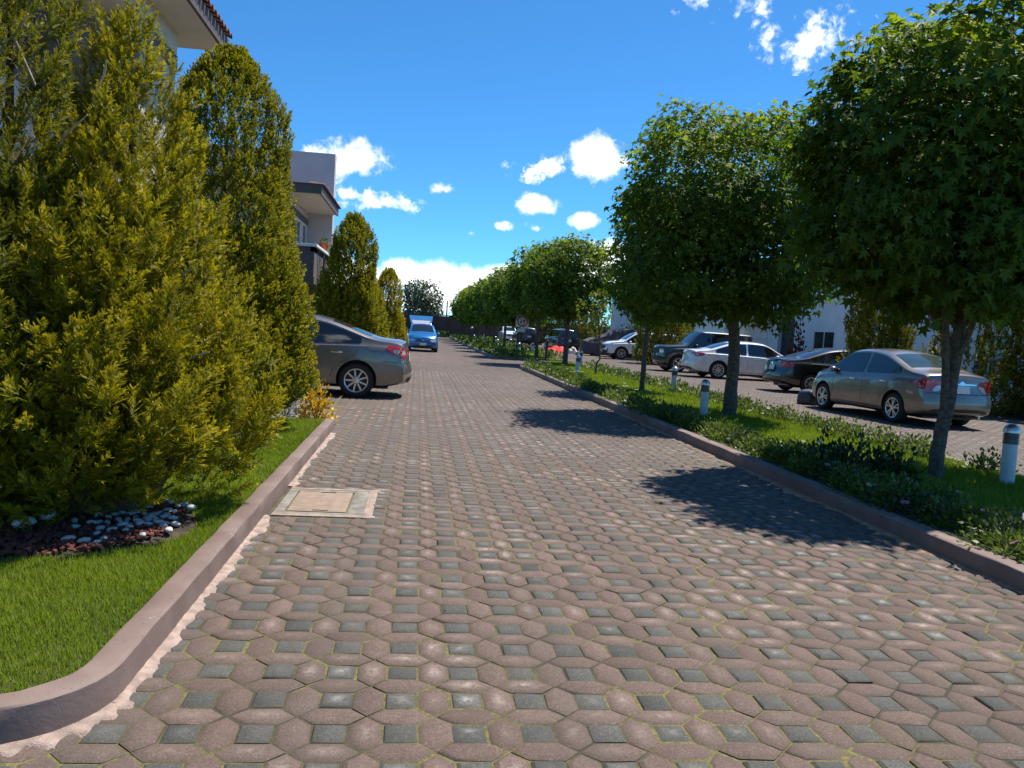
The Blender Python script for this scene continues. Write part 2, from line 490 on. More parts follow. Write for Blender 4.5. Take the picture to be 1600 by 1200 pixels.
def np_mesh(name, V, F, smooth=False, attrs=None, mats=None, autosmooth=None):
    """V (n,3); F: an int array (m,k) or a list of such arrays; attrs: {name: per-vertex floats}; mats: per-face material index."""
    V = np.ascontiguousarray(V, dtype=np.float32)
    Fs = F if isinstance(F, list) else [F]
    Fs = [np.asarray(f, dtype=np.int32) for f in Fs if len(f)]
    me = bpy.data.meshes.new(name)
    me.vertices.add(len(V))
    me.vertices.foreach_set('co', V.ravel())
    idx = np.concatenate([f.ravel() for f in Fs])  # thin sheet added over the shaded wall face, shade painted in its colour
    tot = np.concatenate([np.full(len(f), f.shape[1], dtype=np.int32) for f in Fs])
    start = np.concatenate([[0], np.cumsum(tot)[:-1]]).astype(np.int32)
    me.loops.add(len(idx))
    me.loops.foreach_set('vertex_index', idx)
    me.polygons.add(len(tot))
    me.polygons.foreach_set('loop_start', start)
    if mats is not None:
        me.polygons.foreach_set('material_index', np.asarray(mats, dtype=np.int32))
    me.polygons.foreach_set('use_smooth', np.full(len(tot), bool(smooth)))
    if attrs:
        for k, a in attrs.items():
            at = me.attributes.new(k, 'FLOAT', 'POINT')
            at.data.foreach_set('value', np.asarray(a, dtype=np.float32))
    me.update(calc_edges=True)
    me.validate()
    if autosmooth:
        me.set_sharp_from_angle(angle=R(autosmooth))
    return me


class MB:
    """Collects simple solids into one mesh."""

    def __init__(s):
        s.v, s.f = [], []

    def add(s, V, F):
        o = len(s.v)
        s.v += [tuple(p) for p in V]
        s.f += [tuple(i + o for i in f) for f in F]
        return s

    def box(s, x0, x1, y0, y1, z0, z1):
        V = [(x, y, z) for z in (z0, z1) for y in (y0, y1) for x in (x0, x1)]
        return s.add(V, [(0, 2, 3, 1), (4, 5, 7, 6), (0, 1, 5, 4), (2, 6, 7, 3), (0, 4, 6, 2), (1, 3, 7, 5)])

    def lathe(s, prof, seg=24, axis='z', c=(0, 0, 0), close=True):
        n = len(prof)
        V = []
        for i in range(seg):
            a = 2 * math.pi * i / seg
            for r, z in prof:
                x, y = r * math.cos(a), r * math.sin(a)
                V.append((c[0] + x, c[1] + y, c[2] + z) if axis == 'z' else (c[0] + x, c[1] + z, c[2] + y))
        F = []
        for i in range(seg):
            j = (i + 1) % seg
            for k in range(n - 1):
                q = (i * n + k, j * n + k, j * n + k + 1, i * n + k + 1)
                F.append(q if axis == 'z' else q[::-1])
        if close:
            if prof[0][0] > 1e-4:
                f = tuple(i * n for i in range(seg))
                F.append(f[::-1] if axis == 'z' else f)
            if prof[-1][0] > 1e-4:
                f = tuple(i * n + n - 1 for i in range(seg))
                F.append(f if axis == 'z' else f[::-1])
        return s.add(V, F)

    def tube(s, pts, rad, seg=8):
        pts = [Vector(p) for p in pts]
        rad = rad if isinstance(rad, (list, tuple)) else [rad] * len(pts)
        V, F = [], []
        ref = Vector((.31, .95, .05))
        for i, p in enumerate(pts):
            d = (pts[min(i + 1, len(pts) - 1)] - pts[max(i - 1, 0)]).normalized()
            u = d.cross(ref)
            if u.length < 1e-3:
                u = d.cross(Vector((1, 0, 0)))
            u.normalize()
            w = d.cross(u)
            for k in range(seg):
                a = 2 * math.pi * k / seg
                V.append(p + u * (rad[i] * math.cos(a)) + w * (rad[i] * math.sin(a)))
        for i in range(len(pts) - 1):
            for k in range(seg):
                k2 = (k + 1) % seg
                F.append((i * seg + k, i * seg + k2, (i + 1) * seg + k2, (i + 1) * seg + k))
        F.append(tuple(range(seg))[::-1])
        F.append(tuple((len(pts) - 1) * seg + k for k in range(seg)))
        return s.add(V, F)

    def mesh(s, name, smooth=None, bevel=0.0):
        me = bpy.data.meshes.new(name)
        me.from_pydata(s.v, [], s.f)
        if bevel:
            bm = bmesh.new()
            bm.from_mesh(me)
            bmesh.ops.bevel(bm, geom=[e for e in bm.edges if e.calc_face_angle(0) > .6], offset=bevel, segments=2, affect='EDGES', profile=.6)
            bm.to_mesh(me)
            bm.free()
            smooth = smooth or 40
        me.update()
        if smooth:
            me.polygons.foreach_set('use_smooth', np.ones(len(me.polygons), dtype=bool))
            me.set_sharp_from_angle(angle=R(smooth))
        return me

    def build(s, name, mat, parent=None, loc=(0, 0, 0), rotz=0.0, smooth=None, bevel=0.0):
        return link(name, s.mesh(name, smooth, bevel), mat, parent, loc, rotz)


def box_obj(name, mat, parent, x0, x1, y0, y1, z0, z1, bevel=0.0):
    return MB().box(x0, x1, y0, y1, z0, z1).build(name, mat, parent, bevel=bevel)


def scatter(T, F, pos, ax, side, nor, size, rnd, tip=None):
    """Copies of a flat leaf template T (n,3: along axis, side, normal) at pos with frames; returns V, F, attrs."""
    N, n = len(pos), len(T)
    size = np.broadcast_to(np.asarray(size, float).reshape(-1, 1, 1), (N, 1, 1))
    V = pos[:, None, :] + size * (T[None, :, 0:1] * ax[:, None, :] + T[None, :, 1:2] * side[:, None, :] + T[None, :, 2:3] * nor[:, None, :])
    FF = (F[None, :, :] + (np.arange(N) * n)[:, None, None]).reshape(-1, F.shape[1])
    A = {'rnd': np.repeat(rnd, n)}
    if tip is not None:
        A['tip'] = (tip[:, None] * np.ones(n)).ravel() if tip.ndim == 1 else tip.ravel()
    return V.reshape(-1, 3), FF, A


def unit(v):
    return v / np.maximum(np.linalg.norm(v, axis=-1, keepdims=True), 1e-9)


def frames(ax, nor):
    ax = unit(ax)
    side = unit(np.cross(nor, ax))
    return ax, side, np.cross(ax, side)


def rand_unit(n):
    return unit(RNG.normal(size=(n, 3)))


def merge(parts):
    """[(V,F,A)] with equal face size -> one V,F,A"""
    o, Vs, Fs, As = 0, [], [], {}
    for V, F, A in parts:
        Vs.append(V); Fs.append(F + o); o += len(V)
        for k, a in A.items():
            As.setdefault(k, []).append(a)
    return np.concatenate(Vs), np.concatenate(Fs), {k: np.concatenate(a) for k, a in As.items()}


LOBES = np.array([(0, 0, 0), (.0, .50, -.06), (.30, .20, 0), (.62, .58, -.12), (.52, .18, -.02), (1, 0, -.2), (.52, -.18, -.02), (.62, -.58, -.12), (.30, -.20, 0), (.0, -.50, -.06)])
LOBES_F = np.array([(0, 2, 1), (0, 4, 3), (0, 5, 4), (0, 6, 5), (0, 7, 6), (0, 9, 8), (0, 3, 2), (0, 8, 7)])
KITE = np.array([(0, 0, 0), (.35, .34, -.04), (1, 0, -.12), (.35, -.34, -.04)])
KITE_F = np.array([(0, 2, 1), (0, 3, 2)])
TRI5 = np.array([(0, 0, 0), (.42, .52, -.06), (.48, .16, 0), (1, 0, -.15), (.48, -.16, 0), (.42, -.52, -.06)])
TRI5_F = np.array([(0, 2, 1), (0, 3, 2), (0, 4, 3), (0, 5, 4)])


# ---------------------------------------------------------------- the ground
P = .25
GX, GY = -3.949, 11.056
K0X, K1X = -1.02, 3.83           # road faces of the two kerbs
ISLANDS = [(3.83, 7.05, -6.0, 35.6), (3.55, 7.1, 37.6, 91.0)]
TAIL = (29.8, 2.6)              # the near island ends in a slanted kerb
LAWN_Y0, LAWN_Y1 = 2.62, 10.62

ground = link('ground', np_mesh('ground', np.array([(-400, -60, -.05), (400, -60, -.05), (400, 900, -.05), (-400, 900, -.05)]), np.array([(0, 1, 2, 3)])), M['soil_green'])
tag(ground, kind='structure')
xs = np.linspace(-9, 17.4, 120)
ys = np.concatenate([np.linspace(.5, 20, 130), np.linspace(20.6, 92.8, 90)])
gx, gy = np.meshgrid(xs, ys)
gz = -.0072 + .0022 * np.sin(gx * 9.1 + gy * 3.3) * np.sin(gy * 7.7 - gx * 2.1) + RNG.normal(0, .0012, gx.shape)
V = np.stack([gx, gy, gz], -1).reshape(-1, 3)
nx = len(xs)
ii = (np.arange(len(ys) - 1)[:, None] * nx + np.arange(nx - 1)[None, :]).ravel()
road = link('road', np_mesh('road', V, np.stack([ii, ii + 1, ii + nx + 1, ii + nx], 1), smooth=True), M['joint'])
tag(road, kind='structure')

COVER = (-.99, -.335, 5.93, 6.80)     # utility cover beside the left kerb


def blocked(X, Y):
    b = (X < K0X - .07) & (Y > LAWN_Y0 + .0) & (Y < LAWN_Y1 + .05)
    # rounded near corner of the left kerb
    cxr, cyr, rr = K0X - .42, LAWN_Y0 + .42, .42
    corner = (X > cxr) & (Y < cyr) & (Y > LAWN_Y0 - .1)
    b = np.where(corner, np.hypot(X - cxr, Y - cyr) < rr - .06, b)
    for x0, x1, y0, y1 in ISLANDS:
        b |= (X > x0 + .07) & (X < x1 - .07) & (Y > y0 + .07) & (Y < y1 - .07) & ((Y > 37) | (Y < TAIL[0] - .1 + (X - 3.83) * TAIL[1]))
    b |= (X > COVER[0] - .02) & (X < COVER[1] + .05) & (Y > COVER[2] - .05) & (Y < COVER[3] + .05)
    return b


def ring(pts, k):
    """pull a convex polygon in by k metres"""
    pts = np.array(pts, float)
    n = len(pts)
    out = []
    for i in range(n):
        a, b, c = pts[i - 1], pts[i], pts[(i + 1) % n]
        d1, d2 = unit(b - a), unit(c - b)
        n1, n2 = np.array((-d1[1], d1[0])), np.array((-d2[1], d2[0]))
        bis = unit(n1 + n2)
        out.append(b + bis * k / max(.35, bis @ n1))
    return np.array(out)


h = P / 4
SQ = [(-h, -h), (h, -h), (h, h), (-h, h)]
HV = [(0, -2 * h), (h, -h), (h, h), (0, 2 * h), (-h, h), (-h, -h)]
HH = [(2 * h, 0), (h, h), (-h, h), (-2 * h, 0), (-h, -h), (h, -h)]


def stone(poly, level, gap):
    o = ring(poly, gap)
    n = len(o)
    if level == 2:
        V = [(x, y, 0) for x, y in o]
        F = [(0, i, i + 1) for i in range(1, n - 1)]
        wear = [.34] * n
        return np.array(V), np.array(F), np.array(wear, float)
    i1 = ring(poly, gap + (.011 if len(poly) == 4 else .016))
    V = [(0, 0, .0024)] + [(x, y, .0015) for x, y in i1] + [(x, y, -.0065) for x, y in o]
    F = [(0, 1 + i, 1 + (i + 1) % n) for i in range(n)]
    for i in range(n):
        j = (i + 1) % n
        F += [(1 + i, 1 + n + i, 1 + n + j), (1 + i, 1 + n + j, 1 + j)]
    wear = [1] + [.28] * n + [0] * n
    if level == 0:
        V += [(x, y, -.035) for x, y in o]
        for i in range(n):
            j = (i + 1) % n
            F += [(1 + n + i, 1 + 2 * n + i, 1 + 2 * n + j), (1 + n + i, 1 + 2 * n + j, 1 + n + j)]
        wear += [0] * n
    return np.array(V), np.array(F), np.array(wear, float)


def lattice(kind):
    c = np.arange(-36, 90)
    j = np.arange(-6, 326)
    cc, jj = np.meshgrid(c, j)
    cc, jj = cc.ravel().astype(float), jj.ravel().astype(float)
    if kind == 'v':
        cc = cc + .5
    if kind == 'h':
        jj = jj + .5
    X, Y = (cc + GX) * P, (jj + GY) * P
    ok = (X > -8.8) & (X < 17.2) & (Y < 92.3) & ~blocked(X, Y)
    # keep what the camera or someone a few steps beside it can see
    px, py, z = project(np.stack([X, Y, 0 * X], 1))
    ok &= (z > .5) & (px > -220) & (px < 1820) & (py < 1450)
    return X[ok], Y[ok]


LEV = ((0, 0, 11), (1, 11, 25), (2, 25, 200))
far_parts = {'red': [], 'grey': [], 'pink': []}
NEAR = 300
picked = {'sq': [], 'hex': []}
fields = {k: lattice(k) for k in 'svh'}
for key, kinds in (('sq', 's'), ('hex', 'vh')):
    cand = []
    for kd in kinds:
        X, Y = fields[kd]
        px, py, z = project(np.stack([X, Y, 0 * X], 1))
        inn = (px > 5) & (px < 1595) & (py < 1195)
        for i in np.nonzero(inn)[0]:
            cand.append((z[i], kd, i))
    cand.sort()
    picked[key] = cand[:NEAR]
taken = {kd: set() for kd in 'svh'}
for key in picked:
    for z, kd, i in picked[key]:
        taken[kd].add(i)

POLY = {'s': SQ, 'v': HV, 'h': HH}
stone_mesh = {}
for kd in 'svh':
    V, F, w = stone(POLY[kd], 0, .0038)
    # two slightly different worn outlines
    stone_mesh[kd] = []
    for q in range(4):
        V2 = V.copy()
        V2[1:, :2] += RNG.normal(0, .0016, (len(V) - 1, 2))
        V2[0, 2] += RNG.uniform(-.002, .003)
        me = np_mesh('square_paver' if kd == 's' else 'hexagonal_paver', V2, F, smooth=True, attrs={'wear': w, 'rnd': 0 * w}, autosmooth=50)
        me.materials.append(M['paver_grey'] if kd == 's' else M['paver_red'])
        stone_mesh[kd].append(me)
for key, nm in (('sq', 'square_paver'), ('hex', 'hexagonal_paver')):
    for z, kd, i in picked[key]:
        X, Y = fields[kd]
        o = bpy.data.objects.new(nm, stone_mesh[kd][random.randrange(4)])
        COL.objects.link(o)
        o.location = (X[i] + random.gauss(0, .002), Y[i] + random.gauss(0, .002), random.gauss(0, .0014))
        o.rotation_euler = (random.gauss(0, .008), random.gauss(0, .008), random.gauss(0, .011))
        o['rnd'] = random.random()
        o.parent = road

for kd in 'svh':
    X, Y = fields[kd]
    keep = np.array([i not in taken[kd] for i in range(len(X))])
    X, Y = X[keep], Y[keep]
    for lv, y0, y1 in LEV:
        m = (Y >= y0) & (Y < y1)
        if not m.any():
            continue
        V, F, w = stone(POLY[kd], lv, .0045 if lv == 0 else .006)
        x, y = X[m], Y[m]
        band = (y > 30.5) & (y < 40) & (x > -1.6) & (x < 2.1)
        for colr, sel in ((('grey' if kd == 's' else 'red'), ~band), ('pink', band)):
            if not sel.any():
                continue
            xs_, ys_ = x[sel], y[sel]
            N = len(xs_)
            a, b, c = RNG.normal(0, .008, (3, N))
            if lv == 2:
                a, b = a * .4, b * .4
            off = np.stack([xs_ + RNG.normal(0, .002, N), ys_ + RNG.normal(0, .002, N), RNG.normal(0, .0014 if lv < 2 else .0007, N)], 1)
            L = np.broadcast_to(V[None], (N,) + V.shape).copy()
            L[:, :, 0] = V[:, 0] - c[:, None] * V[:, 1]
            L[:, :, 1] = V[:, 1] + c[:, None] * V[:, 0]
            L[:, :, 2] += a[:, None] * V[:, 0] + b[:, None] * V[:, 1]
            VV = (L + off[:, None, :]).reshape(-1, 3)
            FF = (F[None] + (np.arange(N) * len(V))[:, None, None]).reshape(-1, 3)
            far_parts[colr].append((VV, FF, {'wear': np.tile(w, N), 'rnd': np.repeat(RNG.random(N), len(V))}))
for colr, nm in (('red', 'hexagonal_paving'), ('grey', 'square_paving'), ('pink', 'pink_paving_band')):
    V, F, A = merge(far_parts[colr])
    o = link(nm, np_mesh(nm, V, F, smooth=False, attrs=A), M['paver_band' if colr == 'pink' else 'paver_' + colr], road)
    o['kind'] = 'stuff'


# ---- kerbs
def sweep(path, prof, name, mat, step=.18, wob=.0016):
    """profile (offset to the left of travel, z) swept along a polyline in the ground plane, with slight unevenness"""
    pts = [Vector((*p, 0)) for p in path]
    fine = []
    for a, b in zip(pts, pts[1:]):
        n = max(1, int((b - a).length / step))
        fine += [a.lerp(b, i / n) for i in range(n)]
    fine.append(pts[-1])
    V, F = [], []
    n = len(prof)
    for i, p in enumerate(fine):
        d = (fine[min(i + 1, len(fine) - 1)] - fine[max(i - 1, 0)]).normalized()
        left = Vector((-d.y, d.x, 0))
        for k, (o, z) in enumerate(prof):
            q = p + left * (o + random.gauss(0, wob))
            V.append((q.x, q.y, z + random.gauss(0, wob * .8) if z > .02 else z))
    for i in range(len(fine) - 1):
        for k in range(n - 1):
            F.append((i * n + k, (i + 1) * n + k, (i + 1) * n + k + 1, i * n + k + 1))
    e = (len(fine) - 1) * n
    F.append(tuple(range(n))[::-1] if n > 2 else ())
    F.append(tuple(e + k for k in range(n)))
    mb = MB()
    mb.v, mb.f = V, [f for f in F if f]
    o = mb.build(name, mat)
    bm = bmesh.new(); bm.from_mesh(o.data); bmesh.ops.recalc_face_normals(bm, faces=bm.faces); bm.to_mesh(o.data); bm.free()
    o.data.polygons.foreach_set('use_smooth', np.ones(len(o.data.polygons), dtype=bool))
    o.data.set_sharp_from_angle(angle=R(30))
    return tag(o, kind='structure')


def arc(cx, cy, r, a0, a1, n=8):
    return [(cx + r * math.cos(R(a0 + (a1 - a0) * i / n)), cy + r * math.sin(R(a0 + (a1 - a0) * i / n))) for i in range(n + 1)]


KP = [(0, -.04), (.004, .06), (.008, .124), (.014, .131), (.022, .1335), (.112, .135), (.123, .130), (.13, -.04)]
lp = [(-9, LAWN_Y0), (-2.5, LAWN_Y0)] + arc(K0X - .42, LAWN_Y0 + .42, .42, -90, 0) + [(K0X, LAWN_Y1)]
sweep(lp, KP, 'kerb', M['kerb'])
KP2 = [(o * 1.2, z) for o, z in KP]
for x0, x1, y0, y1 in ISLANDS:
    if y0 < 0:
        ct = x0 + (y1 - TAIL[0]) / TAIL[1]
        loop = [(x0 + .04, TAIL[0] + .05), (x0, TAIL[0] - .2), (x0, -5.8), (x1, -5.8), (x1, y1 - .5), (x1 - .05, y1 - .12), (x1 - .25, y1), (ct + .1, y1), (ct, y1 - .06), (x0 + .04, TAIL[0] + .05)]
        sweep(loop, [(o, z) for o, z in KP2], 'kerb', M['kerb'], step=.2)
        continue
    loop = [(x0 + .25, y1 - .02), (x0 + .02, y1 - .3), (x0, y1 - .6), (x0, y0 + .6), (x0 + .02, y0 + .3), (x0 + .25, y0 + .02), (x1 - .25, y0 + .02), (x1 - .02, y0 + .25), (x1, y0 + .6), (x1, y1 - .6), (x1 - .02, y1 - .25), (x1 - .25, y1 - .02), (x0 + .25, y1 - .02)]
    sweep(loop, [(o, z) for o, z in KP2], 'kerb', M['kerb'], step=.25)


# ---- spilled mortar along the kerb feet
def mortar(x, y0, y1, w, sgn, mat, name='mortar_strip'):
    ys = np.arange(y0, y1, .035)
    nz = np.cumsum(RNG.normal(0, .35, len(ys)))
    nz = np.convolve(nz, np.ones(9) / 9, 'same')
    k1 = np.convolve(RNG.normal(0, 1, len(ys) + 30), np.ones(15) / 15, 'same')[15:15 + len(ys)]
    k2 = np.convolve(RNG.normal(0, 1, len(ys) + 8), np.ones(3) / 3, 'same')[4:4 + len(ys)]
    ww = np.maximum(.012, w * (1 + 1.5 * k1 + .28 * k2))
    V, F = [], []
    for i, y in enumerate(ys):
        for f, z in ((-.02, .014), (.4, .012), (.8, .008), (1.0, -.012)):
            V.append((x + sgn * f * ww[i], y, z + RNG.normal(0, .0018)))
    for i in range(len(ys) - 1):
        for k in range(3):
            q = (i * 4 + k, i * 4 + k + 1, (i + 1) * 4 + k + 1, (i + 1) * 4 + k)
            F.append(q if sgn > 0 else q[::-1])
    o = link(name, np_mesh(name, np.array(V), np.array(F), smooth=True), mat)
    return tag(o, kind='structure')


mortar(K0X - .005, 2.95, 5.85, .055, 1, M['mortar'])
mortar(K0X - .005, 6.85, 10.2, .065, 1, M['mortar'])
mortar(K1X + .005, 2.0, 8.0, .10, -1, M['mortar_tan'])
mortar(K1X + .005, 8.0, 16.0, .06, -1, M['mortar_tan'])
# around the rounded corner
cpts = arc(K0X - .42, LAWN_Y0 + .42, .42, -94, -8, 30)
V, F = [], []
for i, (x, y) in enumerate(cpts):
    d = unit(np.array((x - (K0X - .42), y - (LAWN_Y0 + .42))))
    w = .06 + .025 * math.sin(i * 1.3) + random.gauss(0, .008)
    for f, z in ((-.015, .014), (.4 * w, .012), (.8 * w, .008), (w, -.012)):
        V.append((x + d[0] * f, y + d[1] * f, z))
F = [(i * 4 + k, i * 4 + k + 1, i * 4 + k + 5, i * 4 + k + 4) for i in range(len(cpts) - 1) for k in range(3)]
tag(link('mortar_strip', np_mesh('mortar_strip', np.array(V), np.array(F), smooth=True), M['mortar']), kind='structure')

# ---- utility cover let into the paving
uc = thing('utility_cover', 'tan square utility cover in a grey frame let into the pavers by the left kerb', 'utility cover', (0, 0, 0))
x0, x1, y0, y1 = COVER
mb = MB()
w = .075
mb.box(x0, x0 + w, y0, y1, -.04, .002).box(x1 - w * 1.6, x1, y0, y1, -.04, .002).box(x0 + w, x1 - w * 1.6, y0, y0 + w, -.04, .002).box(x0 + w, x1 - w * 1.6, y1 - w, y1, -.04, .002)
mb.build('frame', M['cover_frame'], uc, bevel=.006)
box_obj('lid', M['cover_lid'], uc, x0 + w + .014, x1 - w * 1.6 - .014, y0 + w + .014, y1 - w - .014, -.04, .004, .004)
box_obj('gap', M['dark_gap'], uc, x0 + w, x1 - w * 1.6, y0 + w, y1 - w, -.06, -.012)
for yy in (y0 + w + .04, y1 - w - .05):
    box_obj('lifting_slot', M['dark_gap'], uc, (x0 + x1) / 2 - .06, (x0 + x1) / 2 + .06, yy, yy + .016, -.01, .0065)
# its pink mortar surround
mb = MB()
for (a, b, c, d) in ((x0, x1 + .09, y0 - .06, y0), (x0, x1 + .09, y1, y1 + .05), (x1, x1 + .07, y0, y1)):
    mb.box(a, b, c, d, -.02, .0045)
tag(mb.build('mortar_strip', M['mortar'], bevel=.004), kind='structure')


# ---- lawns
def slab(name, x0, x1, y0, y1, z, mat, nx=20, ny=40, bump=.008, clip=False):
    xs, ys = np.linspace(x0, x1, nx), np.linspace(y0, y1, ny)
    gx, gy = np.meshgrid(xs, ys)
    gz = z + bump * np.sin(gx * 2.3 + 1) * np.sin(gy * 1.7) + RNG.normal(0, bump * .25, gx.shape)
    ii = (np.arange(ny - 1)[:, None] * nx + np.arange(nx - 1)[None]).ravel()
    if name == 'lawn' and y0 < 5 and x1 < 0:      # rounded near corner
        cxr, cyr = K0X - .42, LAWN_Y0 + .42
        dx, dy = gx - cxr, gy - cyr
        q = np.maximum(1, np.hypot(dx, dy) / .34)
        c_ = (dx > 0) & (dy < 0)
        gx, gy = np.where(c_, cxr + dx / q, gx), np.where(c_, cyr + dy / q, gy)
    if clip:
        gy = np.minimum(gy, TAIL[0] - .2 + (gx - 3.83) * TAIL[1])
    o = link(name, np_mesh(name, np.stack([gx, gy, gz], -1).reshape(-1, 3), np.stack([ii, ii + 1, ii + nx + 1, ii + nx], 1), smooth=True), mat)
    return tag(o, kind='structure')


slab('lawn', -9, K0X - .11, LAWN_Y0 + .10, LAWN_Y1, .098, M['soil_green'])
slab('lawn', -7, -.9, 17.6, 40, .03, M['soil_green'])
for x0, x1, y0, y1 in ISLANDS:
    slab('lawn', x0 + .12, x1 - .12, y0 + .12, y1 - .12, .105, M['soil_green'], 12, 60, clip=y0 < 0)

BEDC, BEDR = (-2.2, 5.02), (.90, .74)


def in_bed(X, Y, k=1.0):
    return ((X - BEDC[0]) / BEDR[0]) ** 2 + ((Y - BEDC[1]) / BEDR[1]) ** 2 < k * (1 + .10 * np.sin(X * 7) * np.sin(Y * 5))


def grass(name, areas, parent=None):
    parts = []
    for x0, x1, y0, y1, den, hgt, wid, z in areas:
        N = int((x1 - x0) * (y1 - y0) * den)
        X, Y = RNG.uniform(x0, x1, N), RNG.uniform(y0, y1, N)
        cl_ = .5 + .5 * np.sin(X * 5.3 + 2 * np.sin(Y * 3.1)) * np.sin(Y * 4.4 + X)
        ok = ~in_bed(X, Y) & ((Y > 36.5) | (X < 0) | (Y < TAIL[0] - .2 + (X - 3.83) * TAIL[1]))
        # rounded corner of the left lawn, and only what can be seen
        cxr, cyr = K0X - .42, LAWN_Y0 + .42
        ok &= ~((X > cxr) & (X < 0) & (Y < cyr) & (np.hypot(X - cxr, Y - cyr) > .315))
        px, py, zz = project(np.stack([X, Y, 0 * X + .1], 1))
        ok &= (px > -160) & (px < 1760) & (py < 1300)
        X, Y, cl_ = X[ok], Y[ok], cl_[ok]
        N = len(X)
        a = RNG.uniform(0, 2 * np.pi, N)
        d = np.stack([np.cos(a), np.sin(a), 0 * a], 1)
        hh = hgt * RNG.uniform(.55, 1.25, N) * (.8 + .35 * cl_)
        lean = RNG.uniform(.1, .75, N) * hh
        b = np.stack([X, Y, np.full(N, z)], 1)
        sd_ = np.stack([-d[:, 1], d[:, 0], 0 * a], 1) * (wid * .5)
        mid = b + d * (lean * .35)[:, None] + np.array([0, 0, 1]) * (hh * .6)[:, None]
        top = b + d * lean[:, None] + np.array([0, 0, 1]) * hh[:, None]
        if den > 40000:
            nv = 5
            V = np.stack([b - sd_, b + sd_, mid + sd_ * .7, top, mid - sd_ * .7], 1).reshape(-1, 3)
            o5 = (np.arange(N) * 5)[:, None]
            F = np.concatenate([o5 + np.array([[0, 1, 2]]), o5 + np.array([[0, 2, 4]]), o5 + np.array([[4, 2, 3]])])
        else:
            nv = 3
            V = np.stack([b - sd_ * 1.25, b + sd_ * 1.25, top], 1).reshape(-1, 3)
            F = np.arange(N * 3).reshape(-1, 3)
        big = .5 + .5 * np.sin(X * 1.9 + 1.3 * np.sin(Y * 1.1)) * np.cos(Y * 1.4)
        rnd = np.clip(.15 + .35 * RNG.random(N) + .28 * cl_ + .25 * big, 0, 1)
        parts.append((V, F, {'rnd': np.repeat(rnd, nv)}))
    V, F, A = merge(parts)
    o = link(name, np_mesh(name, V, F, attrs=A), M['grass'])
    return tag(o, kind='stuff')


grass('grass', [(-4.2, K0X - .125, LAWN_Y0 + .12, 6.2, 17000, .040, .0052, .095),
                (-4.0, K0X - .125, 6.2, LAWN_Y1 - .02, 8000, .046, .0075, .095)])
grass('grass', [(4.2, 6.9, 4.0, 14, 3200, .065, .010, .1), (4.2, 6.9, 14, 35.3, 900, .08, .02, .1),
                (3.9, 6.9, 37.8, 60, 260, .09, .04, .1), (3.9, 6.9, 60, 90.6, 120, .1, .06, .1)])
grass('grass', [(-4, -.95, 17.7, 40, 300, .07, .03, .03)])

# ---- planting bed under the golden cypress: soil, red lava gravel, pebbles, rocks
a = np.linspace(0, 2 * np.pi, 40, endpoint=False)
V = [(BEDC[0], BEDC[1], .125)]
for k, z in ((.55, .125), (.85, .118), (1.03, .085)):
    rr = 1 + .05 * np.sin(a * 3 + 1) + .04 * np.sin(a * 5)
    V += [(BEDC[0] + BEDR[0] * k * r_ * math.cos(q), BEDC[1] + BEDR[1] * k * r_ * math.sin(q), z + random.gauss(0, .006)) for q, r_ in zip(a, rr)]
F3 = [(0, 1 + i, 1 + (i + 1) % 40) for i in range(40)]
F4 = [(1 + r_ * 40 + i, 41 + r_ * 40 + i, 41 + r_ * 40 + (i + 1) % 40, 1 + r_ * 40 + (i + 1) % 40) for r_ in (0, 1) for i in range(40)]
tag(link('planting_bed', np_mesh('planting_bed', np.array(V), [np.array(F3), np.array(F4)], smooth=True), M['soil']), kind='structure')


def rock_mesh(name, sx, sy, sz, seed, rough=.18, sub=2):
    bm = bmesh.new()
    bmesh.ops.create_icosphere(bm, subdivisions=sub, radius=1)
    rg = np.random.default_rng(seed)
    ph = rg.uniform(0, 6, (4, 3)); fr = rg.uniform(1.0, 3.2, (4, 3))
    for v in bm.verts:
        k = 1 + rough * sum(math.sin(v.co.dot(Vector(fr[i])) + ph[i][0]) for i in range(4)) / 2.2
        v.co = Vector((v.co.x * sx * k, v.co.y * sy * k, v.co.z * sz * k))
    me = bpy.data.meshes.new(name)
    bm.to_mesh(me); bm.free()
    me.polygons.foreach_set('use_smooth', np.ones(len(me.polygons), dtype=bool))
    return me


bm = bmesh.new(); bmesh.ops.create_icosphere(bm, subdivisions=1, radius=1)
IV = np.array([v.co[:] for v in bm.verts]); IF = np.array([[v.index for v in f.verts] for f in bm.faces]); bm.free()
parts = []
N = 3400
X, Y = RNG.uniform(BEDC[0] - 1.2, BEDC[0] + .78, N), RNG.uniform(BEDC[1] - .85, BEDC[1] + .6, N)
ok = in_bed(X, Y, .93)
X, Y = X[ok], Y[ok]
for x, y in zip(X, Y):
    s = random.uniform(.008, .021)
    Vv = IV * np.array([s * random.uniform(.7, 1.5), s * random.uniform(.7, 1.4), s * random.uniform(.5, 1)]) * RNG.uniform(.7, 1.25, (len(IV), 1))
    parts.append((Vv + np.array([x, y, .128 + random.uniform(0, .012)]), IF, {}))
V, F, _ = merge(parts)
tag(link('lava_gravel', np_mesh('lava_gravel', V, F), M['lava']), kind='stuff')

